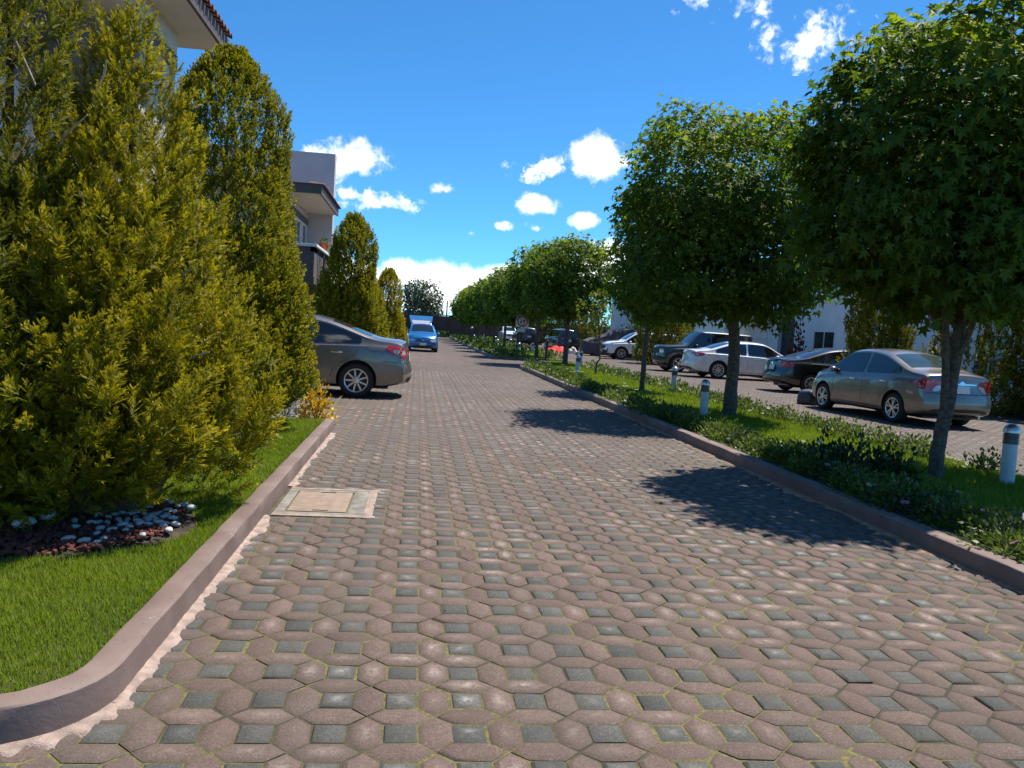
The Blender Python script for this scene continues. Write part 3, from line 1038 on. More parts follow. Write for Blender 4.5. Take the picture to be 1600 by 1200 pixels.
peb = [rock_mesh('white_pebble', 1, .74, .5, s, .10) for s in range(5)]
for me in peb:
    me.materials.append(M['pebble'])
spots = []
tries = 0
while len(spots) < 64 and tries < 9000:
    tries += 1
    x, y = random.gauss(-1.68, .17), random.gauss(5.1, .24)
    if not (-2.0 < x < -1.28 and 4.35 < y < 5.8) or not in_bed(np.array(x), np.array(y), 1.02):
        continue
    s = random.uniform(.024, .040)
    if all(math.hypot(x - a_, y - b_) > (s + c_) * .62 for a_, b_, c_ in spots):
        spots.append((x, y, s))
for x, y, s in spots:
    o = link('white_pebble', random.choice(peb), None, None, (x, y, .128 + s * .38), random.uniform(0, 6))
    o.scale = (s, s, s)
    o.rotation_euler = (random.gauss(0, .25), random.gauss(0, .25), random.uniform(0, 6))
    tag(o, 'smooth white river pebble in the cluster at the edge of the shaded planting bed', 'pebble', 'white pebbles in the planting bed')
for k, (x, y, s, mt, lab) in enumerate([(-2.22, 4.88, .06, 'white_rock', 'jagged bright white rock in the middle of the red lava gravel'),
                                         (-2.16, 5.06, .05, 'white_rock', 'smaller white rock beside the jagged white rock'),
                                         (-2.42, 4.78, .055, 'white_rock', 'low white rock on the near side of the jagged white rock'),
                                         (-2.62, 4.92, .05, 'white_rock', 'white rock at the frame end of the lava gravel bed'),
                                         (-2.48, 5.22, .11, 'brown_rock', 'flat brown rock behind the white rocks under the cypress'),
                                         (-2.66, 5.12, .07, 'brown_rock', 'small brown rock beside the flat brown rock')]):
    o = link(mt, rock_mesh(mt, s, s * .8, s * .75, 40 + k, .3), M[mt], None, (x, y, .13 + s * .4), k)
    tag(o, lab, 'rock')
for k in range(22):      # second small pebble ring round the clipped conifer
    x, y = random.gauss(-1.75, .14), random.gauss(9.0, .14)
    o = link('white_pebble', random.choice(peb), None, None, (x, y, .12), random.uniform(0, 6))
    s = random.uniform(.03, .05)
    o.scale = (s, s, s)
    tag(o, 'white pebble in the small heap on the lawn by the foot of the clipped conifer', 'pebble', 'white pebbles by the clipped conifer')


# ---------------------------------------------------------------- vegetation
def plume_template(seed, K=15, flat=.5, nn=7):
    """A feathery cypress plume of unit length along +u: side sprays with scale-leaf needles."""
    rg = np.random.default_rng(seed)
    tri, tip = [], []

    def needle(p, d, n, l, w, t):
        s = unit(np.cross(d, n))
        tri.append([p - s * w * .5, p + s * w * .5, p + d * l])
        tip.append([t, t, min(1, t + .25)])

    X = np.array((1., 0, 0))
    for k in range(K):
        u = .04 + .92 * (k + rg.random()) / K
        a = rg.uniform(0, 2 * np.pi)
        rad = np.array((0, math.cos(a), math.sin(a) * flat)); rad = unit(rad)
        d = unit(X * 1.05 + rad * (1.0 - .45 * u) + rg.normal(0, .12, 3))
        n = unit(np.cross(d, np.array((.2, -math.sin(a), math.cos(a)))))
        L = (.38 * (1 - u) + .13) * rg.uniform(.75, 1.2)
        p0 = X * u
        for q in range(nn):
            f = (q + .4) / nn
            sg = 1 if q % 2 else -1
            dd = unit(d + np.cross(n, d) * sg * .62 + rg.normal(0, .14, 3))
            needle(p0 + d * L * f, dd, n + rg.normal(0, .5, 3), L * .42 * (1.15 - f * .4), .043, min(1, u * .55 + f * .5))
        needle(p0 + d * L * .25, d, n, L * .9, .034, min(1, u * .55 + .55))
    for q in range(5):
        d = unit(X + rg.normal(0, .28, 3))
        needle(X * .86, d, rg.normal(0, 1, 3), .16, .03, 1.0)
    T = np.array(tri).reshape(-1, 3)
    return T, np.arange(len(T)).reshape(-1, 3), np.array(tip).ravel()


PLUMES = [plume_template(s) for s in range(8)]
SPRAYS = [plume_template(50 + s, K=8, nn=4) for s in range(5)]
PLUMES_FAR = [plume_template(80 + s, K=8, nn=3) for s in range(5)]
for tset, kk in ((SPRAYS, 2.2), (PLUMES_FAR, 2.6)):
    for T, F, tp in tset:
        q = T.reshape(-1, 3, 3)
        mid = (q[:, 0] + q[:, 1]) / 2
        q[:, 0] = mid + (q[:, 0] - mid) * kk; q[:, 1] = mid + (q[:, 1] - mid) * kk


def flame(t):
    return np.where(t < .22, .72 + .28 * np.sin(np.clip(t / .22, 0, 1) * np.pi / 2), ((1 - t) / .78) ** .78)


def vase(t):
    return np.where(t < .32, .40 + .60 * np.sin(np.clip(t / .32, 0, 1) * np.pi / 2), (np.clip(1 - t, 0, 1) / .68) ** .8)


def dome(t):
    return np.where(t < .15, .66 + .34 * np.sin(t / .15 * np.pi / 2), (1 - .52 * (t - .15) / .85) * np.sqrt(np.clip((1 - t) / .16, 0, 1) * np.clip(2 - (1 - t) / .16, 0, 1) * (t > .84) + (t <= .84)))


def conifer(label, loc, lobes, mat, dens, plen, shape=flame, templates=PLUMES, lean=(1.0, .75), z0=.12, bark='bark_red', group=None, lump=.12, twigs=(), name='cypress_tree', rough=1.0, tipk=1.0, tongue=0):
    root = thing(name, label, 'conifer', loc, 0, group)
    parts = []
    top = max(l[2] for l in lobes)
    for (dx, dy, hh, RR, zb) in lobes:
        slant = math.hypot(hh - zb, RR)
        area = 3.1 * RR * slant
        up = np.array([0, 0, 1.])
        per = tongue or 1
        Nb = int(area * dens / per)
        t = 1 - RNG.uniform(0, 1, Nb) ** .62 if shape in (flame, vase) else RNG.uniform(0, 1, Nb)
        t = np.clip(t + RNG.normal(0, .02, Nb), 0, .985)
        a = RNG.uniform(0, 2 * np.pi, Nb)
        lumps = 1 + lump * (np.sin(a * 3 + t * 9 + dx * 5) + np.sin(a * 5 - t * 14 + dy * 3) * .7)
        depth = np.where(RNG.random(Nb) < .68, RNG.uniform(.86, 1.0, Nb), RNG.uniform(.45, .86, Nb))
        r = RR * shape(t) * lumps * depth
        out = np.stack([np.cos(a), np.sin(a), 0 * a], 1)
        pos = np.stack([dx + out[:, 0] * r, dy + out[:, 1] * r, zb + t * (hh - zb)], 1)
        bax = unit(out * (lean[1] * (1 - .55 * t) + RNG.normal(0, .16, Nb))[:, None] + up * lean[0] * (1 + t)[:, None] + RNG.normal(0, .2 * rough, (Nb, 3)))
        rnd = np.clip(RNG.normal(.45, .25, Nb), 0, 1)
        size = plen * RNG.uniform(.65, 1.2, Nb) * (1 - .25 * t)
        if tongue:
            # each bough is a pointed tongue of several sprays
            big = RNG.uniform(.7, 1.35, Nb)
            i_ = np.repeat(np.arange(Nb), per)
            u = np.tile((np.arange(per) + .5) / per, Nb)
            a, out, t, rnd, size = a[i_], out[i_], t[i_], np.clip(rnd[i_] + RNG.normal(0, .12, Nb * per), 0, 1), size[i_]
            rad = rand_unit(Nb * per)
            rad = unit(rad - (rad * bax[i_]).sum(1, keepdims=True) * bax[i_])
            L_ = plen * 1.35 * big[i_]
            pos = pos[i_] - bax[i_] * (L_ * .75)[:, None] + bax[i_] * (L_ * u)[:, None] + rad * (.30 * L_ * (1.02 - u) * RNG.uniform(.5, 1, Nb * per))[:, None]
            ax = unit(bax[i_] + rad * (.55 * (1 - u))[:, None] + RNG.normal(0, .12, (Nb * per, 3)))
            size = size * (1.0 - .35 * u) * .8
        else:
            ax = bax
            pos -= ax * (size * .55)[:, None]
        # the far side of a crown, which only throws shade, gets fewer sprays
        toc = unit((CAMP - np.asarray(loc)) * np.array([1, 1, 0]))
        kp = (out @ toc > -.25) | (RNG.random(len(pos)) < .32)
        pos, ax, out, rnd, size = pos[kp], ax[kp], out[kp], rnd[kp], size[kp]
        N = len(pos)
        nor = unit(out + RNG.normal(0, .5, (N, 3)))
        ax, sd_, nr = frames(ax, nor)
        which = RNG.integers(0, len(templates), N)
        tk = np.clip(RNG.normal(.8, .25, N), .2, 1.2) * tipk
        for w in range(len(templates)):
            s = which == w
            if not s.any():
                continue
            T, F, tp = templates[w]
            V, FF, A = scatter(T, F, pos[s], ax[s], sd_[s], nr[s], size[s], rnd[s], np.clip(tp[None, :] ** 1.6 * tk[s][:, None], 0, 1))
            V[:, 2] = np.maximum(V[:, 2], .03)
            parts.append((V, FF, A))
    V, F, A = merge(parts)
    link('crown', np_mesh('crown', V, F, attrs=A), M[mat], root)
    mb = MB()
    for (dx, dy, hh, RR, zb) in lobes:
        pts = [(dx * .25, dy * .25, 0), (dx * .6, dy * .6, .35), (dx, dy, hh * .45), (dx, dy, hh * .80)]
        mb.tube(pts, [.08 * top / 4 + .02, .06 * top / 4 + .012, .032, .008], 8)
        for q in range(int(6 + hh * 3)):
            z = random.uniform(.25, .72) * hh
            a = random.uniform(0, 6.28)
            r = RR * float(shape(np.array(max(0, (z - zb)) / (hh - zb)))) * .55
            mb.tube([(dx, dy, z - .12), (dx + math.cos(a) * r * .5, dy + math.sin(a) * r * .5, z + .03), (dx + math.cos(a) * r, dy + math.sin(a) * r, z + .2)], [.010, .006, .003], 5)
    mb.build('trunk', M[bark], root, smooth=60)
    for tw in twigs:
        MB().tube(tw, [.010] + [.008] * (len(tw) - 2) + [.004], 6).build('twig', M['twig'], root, smooth=60)
    return root


k_ = .95
conifer('feathery golden cypress with several pointed tips over the planting bed, its flank in sun', (-1.9, 5.46, .1),
        [tuple(v * k_ for v in l) for l in [(.0, .05, 3.42, .74, .2), (.04, -.02, 3.42, .5, 1.5), (.12, .2, 2.9, .42, 1.2), (.0, -.42, 2.75, .46, 1.35), (.42, .44, 2.15, .56, .3), (-.02, -.55, 2.15, .66, .30), (-.46, -.22, 2.85, .66, .25), (-.26, -.7, 2.45, .54, .32), (.46, .15, 1.7, .54, .42), (-.04, -.18, 2.6, .66, .2), (.22, -.4, 1.55, .55, .36), (-.5, -.65, 1.7, .6, .3)]],
        'cypress', 160, .315, shape=vase, lump=.16, rough=1.2, tongue=10,
        twigs=[[tuple(v * k_ for v in p) for p in tw] for tw in [[(-.31, -.4, 2.25), (-.13, -.66, 2.4), (.05, -.8, 2.5)], [(-.18, .1, 2.57), (-.1, -.35, 2.7), (.0, -.44, 2.83), (.02, -.46, 2.92)],
               [(.27, .2, 1.5), (.44, -.22, 1.65), (.53, -.27, 1.7)], [(.18, .0, 1.33), (.37, -.27, 1.43), (.51, -.28, 1.47)],
               [(.31, .2, 1.06), (.53, -.22, 1.26), (.58, -.27, 1.33)], [(.27, .3, .97), (.51, -.22, 1.1), (.64, -.27, 1.15)], [(-.44, -.35, 2.75), (-.4, -.7, 2.92), (-.28, -.8, 3.03)]]])
conifer('tall dark green cypress at the frame edge behind the golden cypress, top out of view', (-2.95, 5.05, .1),
        [(0, 0, 5.6, .92, .15), (.42, -.2, 4.6, .62, .25), (-.5, -.2, 4.4, .75, .25), (.34, .4, 4.6, .62, .3), (.1, -.5, 2.5, .62, .3), (.2, .1, 4.9, .6, 1.6)], 'cypress_dark', 86, .34, shape=vase, lump=.14, rough=1.2, tongue=10)
conifer('clipped conical cypress with rounded top standing between golden cypress and grey sedan', (-2.36, 10.0, .1),
        [(0, 0, 4.42, 1.06, .22), (.22, -.15, 2.3, .92, .3)], 'cypress_mid', 500, .25, shape=dome, templates=SPRAYS, lump=.085)
conifer('conical cypress behind the grey sedan, below the house balcony', (-1.82, 21.6, 0),
        [(0, 0, 4.15, .92, .15), (-.5, .3, 2.3, .8, .15), (.25, .5, 2.6, .8, .1)], 'cypress_mid', 210, .42, shape=dome, templates=PLUMES_FAR, lump=.12)
conifer('rounded yellow green columnar cypress next to the blue hatchback', (-1.22, 31.5, 0),
        [(0, 0, 3.45, .78, .1), (-.6, -1.5, 2.9, .7, .1)], 'cypress', 250, .36, shape=dome, templates=PLUMES_FAR, lump=.06)
conifer('low cypress seen between the conical cypress and the yellow green one', (-1.75, 27.0, 0), [(0, 0, 2.6, .85, .1)], 'cypress_mid', 190, .44, shape=dome, templates=PLUMES_FAR)
conifer('broad cypress hiding the nose of the black sedan across the far lane', (12.95, 21.3, 0),
        [(0, 0, 4.3, 1.02, .12), (.4, .5, 3.6, .9, .2)], 'cypress_dark', 125, .42, shape=dome, templates=PLUMES_FAR, lump=.12)
conifer('tall cypress directly behind the silver sedan', (14.6, 19.2, 0), [(0, 0, 4.8, 1.45, .1), (1.2, -1.1, 4.4, 1.35, .1)], 'cypress_dark', 76, .48, shape=dome, templates=PLUMES_FAR, lump=.14)
conifer('dark cypress at the right frame edge past the silver sedan', (16.2, 16.6, 0), [(0, 0, 4.6, 1.6, .1), (1.0, -1.8, 4.2, 1.5, .1)], 'cypress_deep', 64, .52, shape=dome, templates=PLUMES_FAR, lump=.14)
conifer('dark bushy cypress between the white off-roader and the dark off-roader', (13.3, 42.8, 0), [(0, 0, 4.2, 1.55, .1), (.9, .9, 3.8, 1.3, .1)], 'cypress_dark', 50, .58, shape=dome, templates=PLUMES_FAR, lump=.12)
conifer('rounded cypress left of the covered car', (12.6, 59.5, 0), [(0, 0, 3.7, 1.45, .1)], 'cypress_dark', 45, .6, shape=dome, templates=PLUMES_FAR, lump=.1)
conifer('dark cypress beyond the dark crossover', (13.2, 70, 0), [(0, 0, 4.4, 1.9, .1)], 'cypress_deep', 34, .7, shape=dome, templates=PLUMES_FAR, lump=.12)
conifer('dark cypress farthest along the row of parked cars', (13.2, 82, 0), [(0, 0, 4.4, 2.1, .1)], 'cypress_deep', 26, .8, shape=dome, templates=PLUMES_FAR, lump=.12)


def crown_leaves(c, rad, nclus, per, lsize, T, F, spread, droop=.75, n=4.2, seed=0, shell=.68, cut_low=None):
    """leaf frames of a clipped street-tree crown: clusters near the surface of a lumpy superellipsoid"""
    rg = np.random.default_rng(seed)
    q = rg.normal(size=(nclus, 3))
    q /= (np.abs(q) ** n).sum(1, keepdims=True) ** (1 / n)
    lum = 1 + .06 * np.sin(q[:, 0] * 6 + seed) + .06 * np.sin(q[:, 1] * 7 + 2 * seed) + .06 * np.sin(q[:, 2] * 8)
    k = np.where(rg.random(nclus) < shell, rg.uniform(.84, 1.02, nclus), rg.uniform(.25, .84, nclus) )
    cc = np.asarray(c) + q * (lum * k)[:, None] * np.asarray(rad)
    out_c = unit(q / np.asarray(rad) * np.array([1, 1, .8]))
    N = nclus * per
    idx = np.repeat(np.arange(nclus), per)
    pos = cc[idx] + np.clip(rg.normal(0, spread, (N, 3)), -2 * spread, 2 * spread) * np.array([1, 1, .8])
    out = unit(out_c[idx] + rg.normal(0, .45, (N, 3)))
    ax = unit(out * .7 + np.array([0, 0, -droop]) + rg.normal(0, .38, (N, 3)))
    nor = unit(out * .6 + np.array([0, 0, .75]) + rg.normal(0, .35, (N, 3)))
    ax, sd_, nr = frames(ax, nor)
    size = lsize * rg.uniform(.65, 1.2, N)
    crown_rnd = rg.normal(.42, .2, nclus)[idx] + rg.normal(0, .14, N)
    high = np.clip((pos[:, 2] - c[2]) / rad[2], -1, 1)
    tip = np.clip((rg.random(nclus)[idx] - .55 + .25 * high) * 1.9, 0, 1) * np.clip(.45 + .6 * high, 0, 1)   # sunlit crown top painted in: more yellow-green leaves higher up
    return pos, ax, sd_, nr, size, np.clip(crown_rnd, 0, 1), tip


def street_tree(label, base, crown_c, rad, nclus, per, lsize, tmpl, seed, trunk, group='clipped street trees in the planted strip', mat='sweetgum', leaves_single=0, spread=.12, name='street_tree', shell=.68, droop=.75, fork=None, limbs=9):
    root = thing(name, label, 'tree', base, 0, group)
    T, F = tmpl
    loc = np.asarray(base)
    c = np.asarray(crown_c) - loc
    pos, ax, sd_, nr, size, rnd, tip = crown_leaves(c, rad, nclus, per, lsize, T, F, spread, seed=seed, shell=shell, droop=droop)
    keep = np.ones(len(pos), bool)
    if leaves_single:
        px, py, z = project(pos + loc)
        inn = (px > 10) & (px < 1590) & (py > 10) & (py < 1190)
        # the leaves nearest to the camera in front of the crown
        toc = unit(CAMP - (c + loc))
        front = (pos - c) @ toc + RNG.normal(0, .08, len(pos))
        front[~inn] = -9
        pick = np.argsort(-front)[:leaves_single]
        keep[pick] = False
        lm = np_mesh('leaf', T, F, attrs={'rnd': np.full(len(T), .3), 'tip': np.zeros(len(T))})
        lm.materials.append(M[mat])
        lm2 = np_mesh('leaf', T * np.array([1, .85, 1.6]), F, attrs={'rnd': np.full(len(T), .6), 'tip': np.full(len(T), .15)})
        lm2.materials.append(M[mat])
        for i in pick:
            o = bpy.data.objects.new('leaf', lm if random.random() < .6 else lm2)
            COL.objects.link(o)
            m = Matrix((Vector(ax[i]), Vector(sd_[i]), Vector(nr[i]))).transposed().to_4x4()
            m = m @ Matrix.Scale(size[i], 4)
            m.translation = Vector(pos[i])
            o.parent = root
            o.matrix_local = m
    V, FF, A = scatter(T, F, pos[keep], ax[keep], sd_[keep], nr[keep], size[keep], rnd[keep], tip[keep])
    link('crown', np_mesh('crown', V, FF, attrs=A), M[mat], root)
    mb = MB()
    pts, rr = trunk
    pts = [Vector(p) - Vector(base) for p in pts]
    # densify with slight crookedness
    fine, frr = [], []
    for i in range(len(pts) - 1):
        for k in range(4):
            f = k / 4
            p = pts[i].lerp(pts[i + 1], f)
            r = rr[i] * (1 - f) + rr[i + 1] * f
            fine.append(p + Vector((random.gauss(0, r * .06), random.gauss(0, r * .06), 0)))
            frr.append(r * random.uniform(.95, 1.06))
    fine.append(pts[-1]); frr.append(rr[-1])
    frr[0] *= 1.3
    mb.tube(fine, frr, 12)
    topp = fine[-1]
    for q in range(limbs):
        a = q * 2.4 + random.uniform(-.3, .3)
        f = random.uniform(.55, .97)
        st = fine[int(f * (len(fine) - 1))]
        e = Vector(c) + Vector((math.cos(a) * rad[0] * .75, math.sin(a) * rad[1] * .75, random.uniform(-.5, .6) * rad[2]))
        mid = st.lerp(e, .5) + Vector((0, 0, .12))
        mb.tube([st, mid, e], [frr[int(f * (len(fine) - 1))] * .5, .03, .01], 6)
    if fork:
        mb.tube([Vector(p) - Vector(base) for p in fork[0]], fork[1], 8)
    mb.build('trunk', M['bark'], root, smooth=60)
    return root


Z0 = .11
street_tree('big round crowned tree nearest the camera with a leaning trunk by the silver sedan', (5.67, 8.0, Z0), (6.02, 8.15, 3.42), (1.78, 1.42, 1.42), 1650, 15, .120, (LOBES, LOBES_F), 3,
            ([(5.67, 8.0, 0), (5.66, 8.0, .4), (5.72, 8.0, .85), (5.79, 8.02, 1.5), (5.82, 8.05, 2.3), (5.8, 8.05, 3.4)], [.082, .074, .07, .064, .055, .035]), leaves_single=300, spread=.13,
            fork=([(5.70, 8.0, .75), (5.66, 7.98, 1.2), (5.58, 7.95, 1.8), (5.4, 7.9, 2.5)], [.05, .042, .034, .02]))
street_tree('dense square topped tree in front of the white sedan, second from the camera', (5.71, 13.95, Z0), (5.42, 14.1, 3.58), (1.72, 1.6, 1.68), 1600, 17, .128, (TRI5, TRI5_F), 5,
            ([(5.71, 13.95, 0), (5.72, 13.95, .75), (5.74, 14, 1.4), (5.6, 14.05, 2.5), (5.4, 14.1, 3.7)], [.13, .11, .10, .085, .05]), leaves_single=300, spread=.13)
street_tree('slender trunked tree just beyond the dense square topped tree', (5.55, 19.1, Z0), (5.72, 19.2, 3.35), (.92, 1.0, 1.4), 520, 13, .15, (TRI5, TRI5_F), 8,
            ([(5.55, 19.1, 0), (5.54, 19.1, 1.0), (5.58, 19.1, 1.8), (5.5, 19.1, 3.0)], [.072, .06, .052, .035]), spread=.14)
street_tree('thin young sapling with sparse yellow green leaves', (5.78, 25.4, Z0), (5.66, 25.4, 2.15), (.44, .44, .68), 46, 7, .14, (TRI5, TRI5_F), 12,
            ([(5.78, 25.4, 0), (5.8, 25.4, .5), (5.9, 25.4, .66), (5.85, 25.4, 1.3), (5.75, 25.4, 2.3)], [.033, .028, .024, .02, .012]), mat='sapling', name='sapling', group=None, spread=.09, limbs=5)
street_tree('round tree standing at the far end of the near planted strip', (6.09, 32.5, Z0), (6.0, 32.6, 3.62), (1.52, 1.5, 1.46), 800, 13, .185, (TRI5, TRI5_F), 14,
            ([(6.09, 32.5, 0), (6.09, 32.5, 1.0), (6.09, 32.5, 1.9), (6.0, 32.6, 3.1)], [.115, .10, .085, .05]), spread=.16)
ORD = ['first', 'second', 'third', 'fourth', 'fifth', 'sixth', 'seventh', 'eighth']
for k, Y in enumerate((40.0, 47, 53.5, 60, 66.5, 73, 79.5, 86)):
    big = 1 + .06 * math.sin(k * 2.1)
    street_tree('%s small clipped tree in the far planted strip, counted from the traffic sign' % ORD[k], (6.0 - k * .1, Y, Z0), (6.0 - k * .1, Y, 3.45 * (1.0 if k else 1.12)), (1.45 * big, 1.5, 1.5 * big), 430 - k * 22, 10, .27 + k * .012, (TRI5, TRI5_F), 20 + k,
                ([(6.0 - k * .1, Y, 0), (6.0 - k * .1, Y, 1.2), (6.02 - k * .1, Y, 2.0), (6.0 - k * .1, Y, 3.0)], [.1, .085, .075, .05]), spread=.2, limbs=5)
street_tree('dark round tree behind the brown boundary wall', (.4, 108, 0), (.3, 108, 4.5), (2.3, 2.2, 2.3), 420, 8, .42, (KITE, KITE_F), 41,
            ([(.4, 108, 0), (.4, 108, 1.5), (.3, 108, 4)], [.22, .18, .1]), mat='olive', group=None, spread=.36, name='field_tree')
street_tree('dark tree among the house fronts behind the white sedan', (16.4, 52.5, 0), (16.2, 52.5, 3.8), (1.9, 1.9, 2.2), 300, 8, .30, (TRI5, TRI5_F), 43,
            ([(16.4, 52.5, 0), (16.4, 52.5, 1.5), (16.2, 52.5, 3.6)], [.16, .13, .07]), group=None, spread=.28)


def bush(label, loc, r, hgt, mat, n, ls, cat='shrub', group=None, name='shrub', flowers=0, fmat='petal_white', tmpl=(KITE, KITE_F), bury=.0, upright=.6, seed=None):
    root = thing(name, label, cat, loc, random.uniform(0, 6), group)
    q = rand_unit(n)
    q[:, 2] = np.abs(q[:, 2])
    k = RNG.uniform(.45, 1.05, n)[:, None]
    pos = q * k * np.array([r, r, hgt]) * (1 + .16 * np.sin(q[:, :1] * 7 + loc[0] * 5) + .12 * np.sin(q[:, 1:2] * 9))
    ax = unit(q + np.array([0, 0, upright]) + RNG.normal(0, .4, (n, 3)))
    nor = unit(np.array([0, 0, 1.0]) + q * .4 + RNG.normal(0, .4, (n, 3)))
    ax, sd_, nr = frames(ax, nor)
    V, F, A = scatter(*tmpl, pos, ax, sd_, nr, ls * RNG.uniform(.6, 1.25, n), np.clip(RNG.normal(.45, .28, n), 0, 1), np.clip(RNG.random(n) * 1.2 - .6, 0, 1))
    V[:, 2] = np.maximum(V[:, 2], .002)
    link('foliage', np_mesh('foliage', V, F, attrs=A), M[mat], root)
    mb = MB()
    for i in range(6):
        a = i * 1.05
        mb.tube([(0, 0, 0), (math.cos(a) * r * .35, math.sin(a) * r * .35, hgt * .45), (math.cos(a) * r * .6, math.sin(a) * r * .6, hgt * .8)], [.01, .007, .004], 5)
    mb.build('stem', M['bark'], root)
    for i in range(flowers):
        d = unit(RNG.normal(size=3) * np.array([1, 1, .3]) + np.array([0, -.25, .9]))
        p = d * np.array([r, r, hgt]) * 1.1
        fl = daisy(random.choice(fmat) if isinstance(fmat, list) else fmat)
        o = bpy.data.objects.new('flower', fl)
        COL.objects.link(o)
        o.parent = root
        o.location = p
        o.rotation_euler = (random.gauss(.35, .3), random.gauss(0, .35), random.uniform(0, 6))
        s = random.uniform(.030, .043)
        o.scale = (s, s, s)
    return root


_daisy = {}


def daisy(mat):
    if mat not in _daisy:
        V, F, rn = [], [], []
        n = 12
        for i in range(n):
            a = 2 * math.pi * i / n
            c, s = math.cos(a), math.sin(a)
            o = len(V)
            for u, v, w in ((.16, 0, .05), (.6, .17, .12), (1, 0, .06), (.6, -.17, .12)):
                V.append((u * c - v * s, u * s + v * c, w))
                rn.append((i * 37 % 10) / 10)
            F.append((o, o + 1, o + 2, o + 3))
        o = len(V)
        for i in range(8):
            a = 2 * math.pi * i / 8
            V.append((.2 * math.cos(a), .2 * math.sin(a), .1)); rn.append(0)
        V.append((0, 0, .18)); rn.append(0)
        F3 = [(o + i, o + (i + 1) % 8, o + 8) for i in range(8)]
        me = np_mesh('flower', np.array(V), [np.array(F), np.array(F3)], attrs={'rnd': np.array(rn)}, mats=[0] * n + [1] * 8)
        me.materials.append(M[mat]); me.materials.append(M['yellow_leaf'])
        _daisy[mat] = me
    return _daisy[mat]


bush('bright yellow leafed shrub at the lawn corner by the grey sedan', (-1.32, 11.15, .0), .26, .52, 'yellow_leaf', 620, .062, name='yellow_shrub', seed=1)
bush('silver grey leafed shrub beside the yellow shrub', (-1.75, 11.2, .0), .25, .5, 'silver_leaf', 520, .055, name='silver_shrub')
bush('dark red leafed potted plant by the white house door', (16.5, 33.2, 0), .42, 2.4, 'red_leaf', 300, .2, name='red_plant', upright=.9)
ORDS = 'first second third fourth fifth sixth seventh eighth ninth tenth eleventh twelfth thirteenth fourteenth fifteenth sixteenth seventeenth eighteenth nineteenth twentieth twenty-first twenty-second twenty-third twenty-fourth twenty-fifth twenty-sixth twenty-seventh twenty-eighth twenty-ninth thirtieth'.split()
SH = 'low daisy shrubs along the near strip edge'
y = 4.7
k = 0
while y < 13.2:
    dark = 7.6 < y < 9.6
    x = 4.22 + random.uniform(-.02, .2)
    bush('%s low flowering shrub behind the brown right kerb, from the near end' % ORDS[k], (x, y, .1), random.uniform(.26, .34), random.uniform(.17, .25), 'shrub_dark' if random.random() < .18 else 'shrub', 620, .044, group=SH,
         name='daisy_shrub', flowers=random.choice((0, 1, 2, 3)) if y < 8.5 else random.choice((0, 0, 1, 2)), fmat=['petal_white', 'petal_white', 'petal_pink'])
    y += random.uniform(.30, .42)
    k += 1
y = 4.9
k = -1
while y < 9.5:
    k += 1
    bush('%s low flowering shrub in the second row from the right kerb, from the near end' % ORDS[k], (4.68 + random.uniform(-.05, .18), y, .1), random.uniform(.18, .28), random.uniform(.14, .22), 'shrub', 340, .046, group='second row of low daisy shrubs',
         name='daisy_shrub', flowers=random.choice((0, 1, 2, 3)), fmat=['petal_white', 'petal_white', 'petal_pink'])
    y += random.uniform(.55, 1.0)
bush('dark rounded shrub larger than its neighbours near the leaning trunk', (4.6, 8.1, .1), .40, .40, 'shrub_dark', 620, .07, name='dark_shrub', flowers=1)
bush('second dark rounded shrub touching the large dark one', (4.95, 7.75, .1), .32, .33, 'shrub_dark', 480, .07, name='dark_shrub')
y = 8.6
k = -1
while y < 17.5:
    k += 1
    if not 9.0 < y < 9.4:
        bush('%s low shrub along the car lane edge of the planted strip, from the near end' % ORDS[k], (6.68 + random.uniform(-.1, .1), y, .1), random.uniform(.24, .32), random.uniform(.20, .30), 'shrub', 300, .052, group='low shrubs along the far strip edge',
             name='edge_shrub', flowers=random.choice((0, 0, 1)), fmat=['petal_pink', 'petal_white'])
    y += random.uniform(.36, .5)


def cover_plants(name, strips):
    parts = []
    for x, y0, y1, step, r, hgt, n, ls in strips:
        y = y0
        while y < y1:
            q = rand_unit(n); q[:, 2] = np.abs(q[:, 2])
            rr = r * random.uniform(.8, 1.25)
            pos = q * RNG.uniform(.5, 1.05, n)[:, None] * np.array([rr, rr, hgt * random.uniform(.7, 1.3)]) + np.array([x + random.gauss(0, .1), y, .1])
            ax = unit(q + np.array([0, 0, .6]) + RNG.normal(0, .4, (n, 3)))
            ax, sd_, nr = frames(ax, unit(np.array([0, 0, 1.]) + q * .4 + RNG.normal(0, .4, (n, 3))))
            base = random.uniform(.1, .7)
            parts.append(scatter(KITE, KITE_F, pos, ax, sd_, nr, ls * RNG.uniform(.6, 1.25, n), np.clip(RNG.normal(base, .2, n), 0, 1), np.clip(RNG.random(n) * 1.2 - .6, 0, 1)))
            y += step * random.uniform(.8, 1.3)
    V, F, A = merge(parts)
    tag(link(name, np_mesh(name, V, F, attrs=A), M['shrub']), kind='stuff')


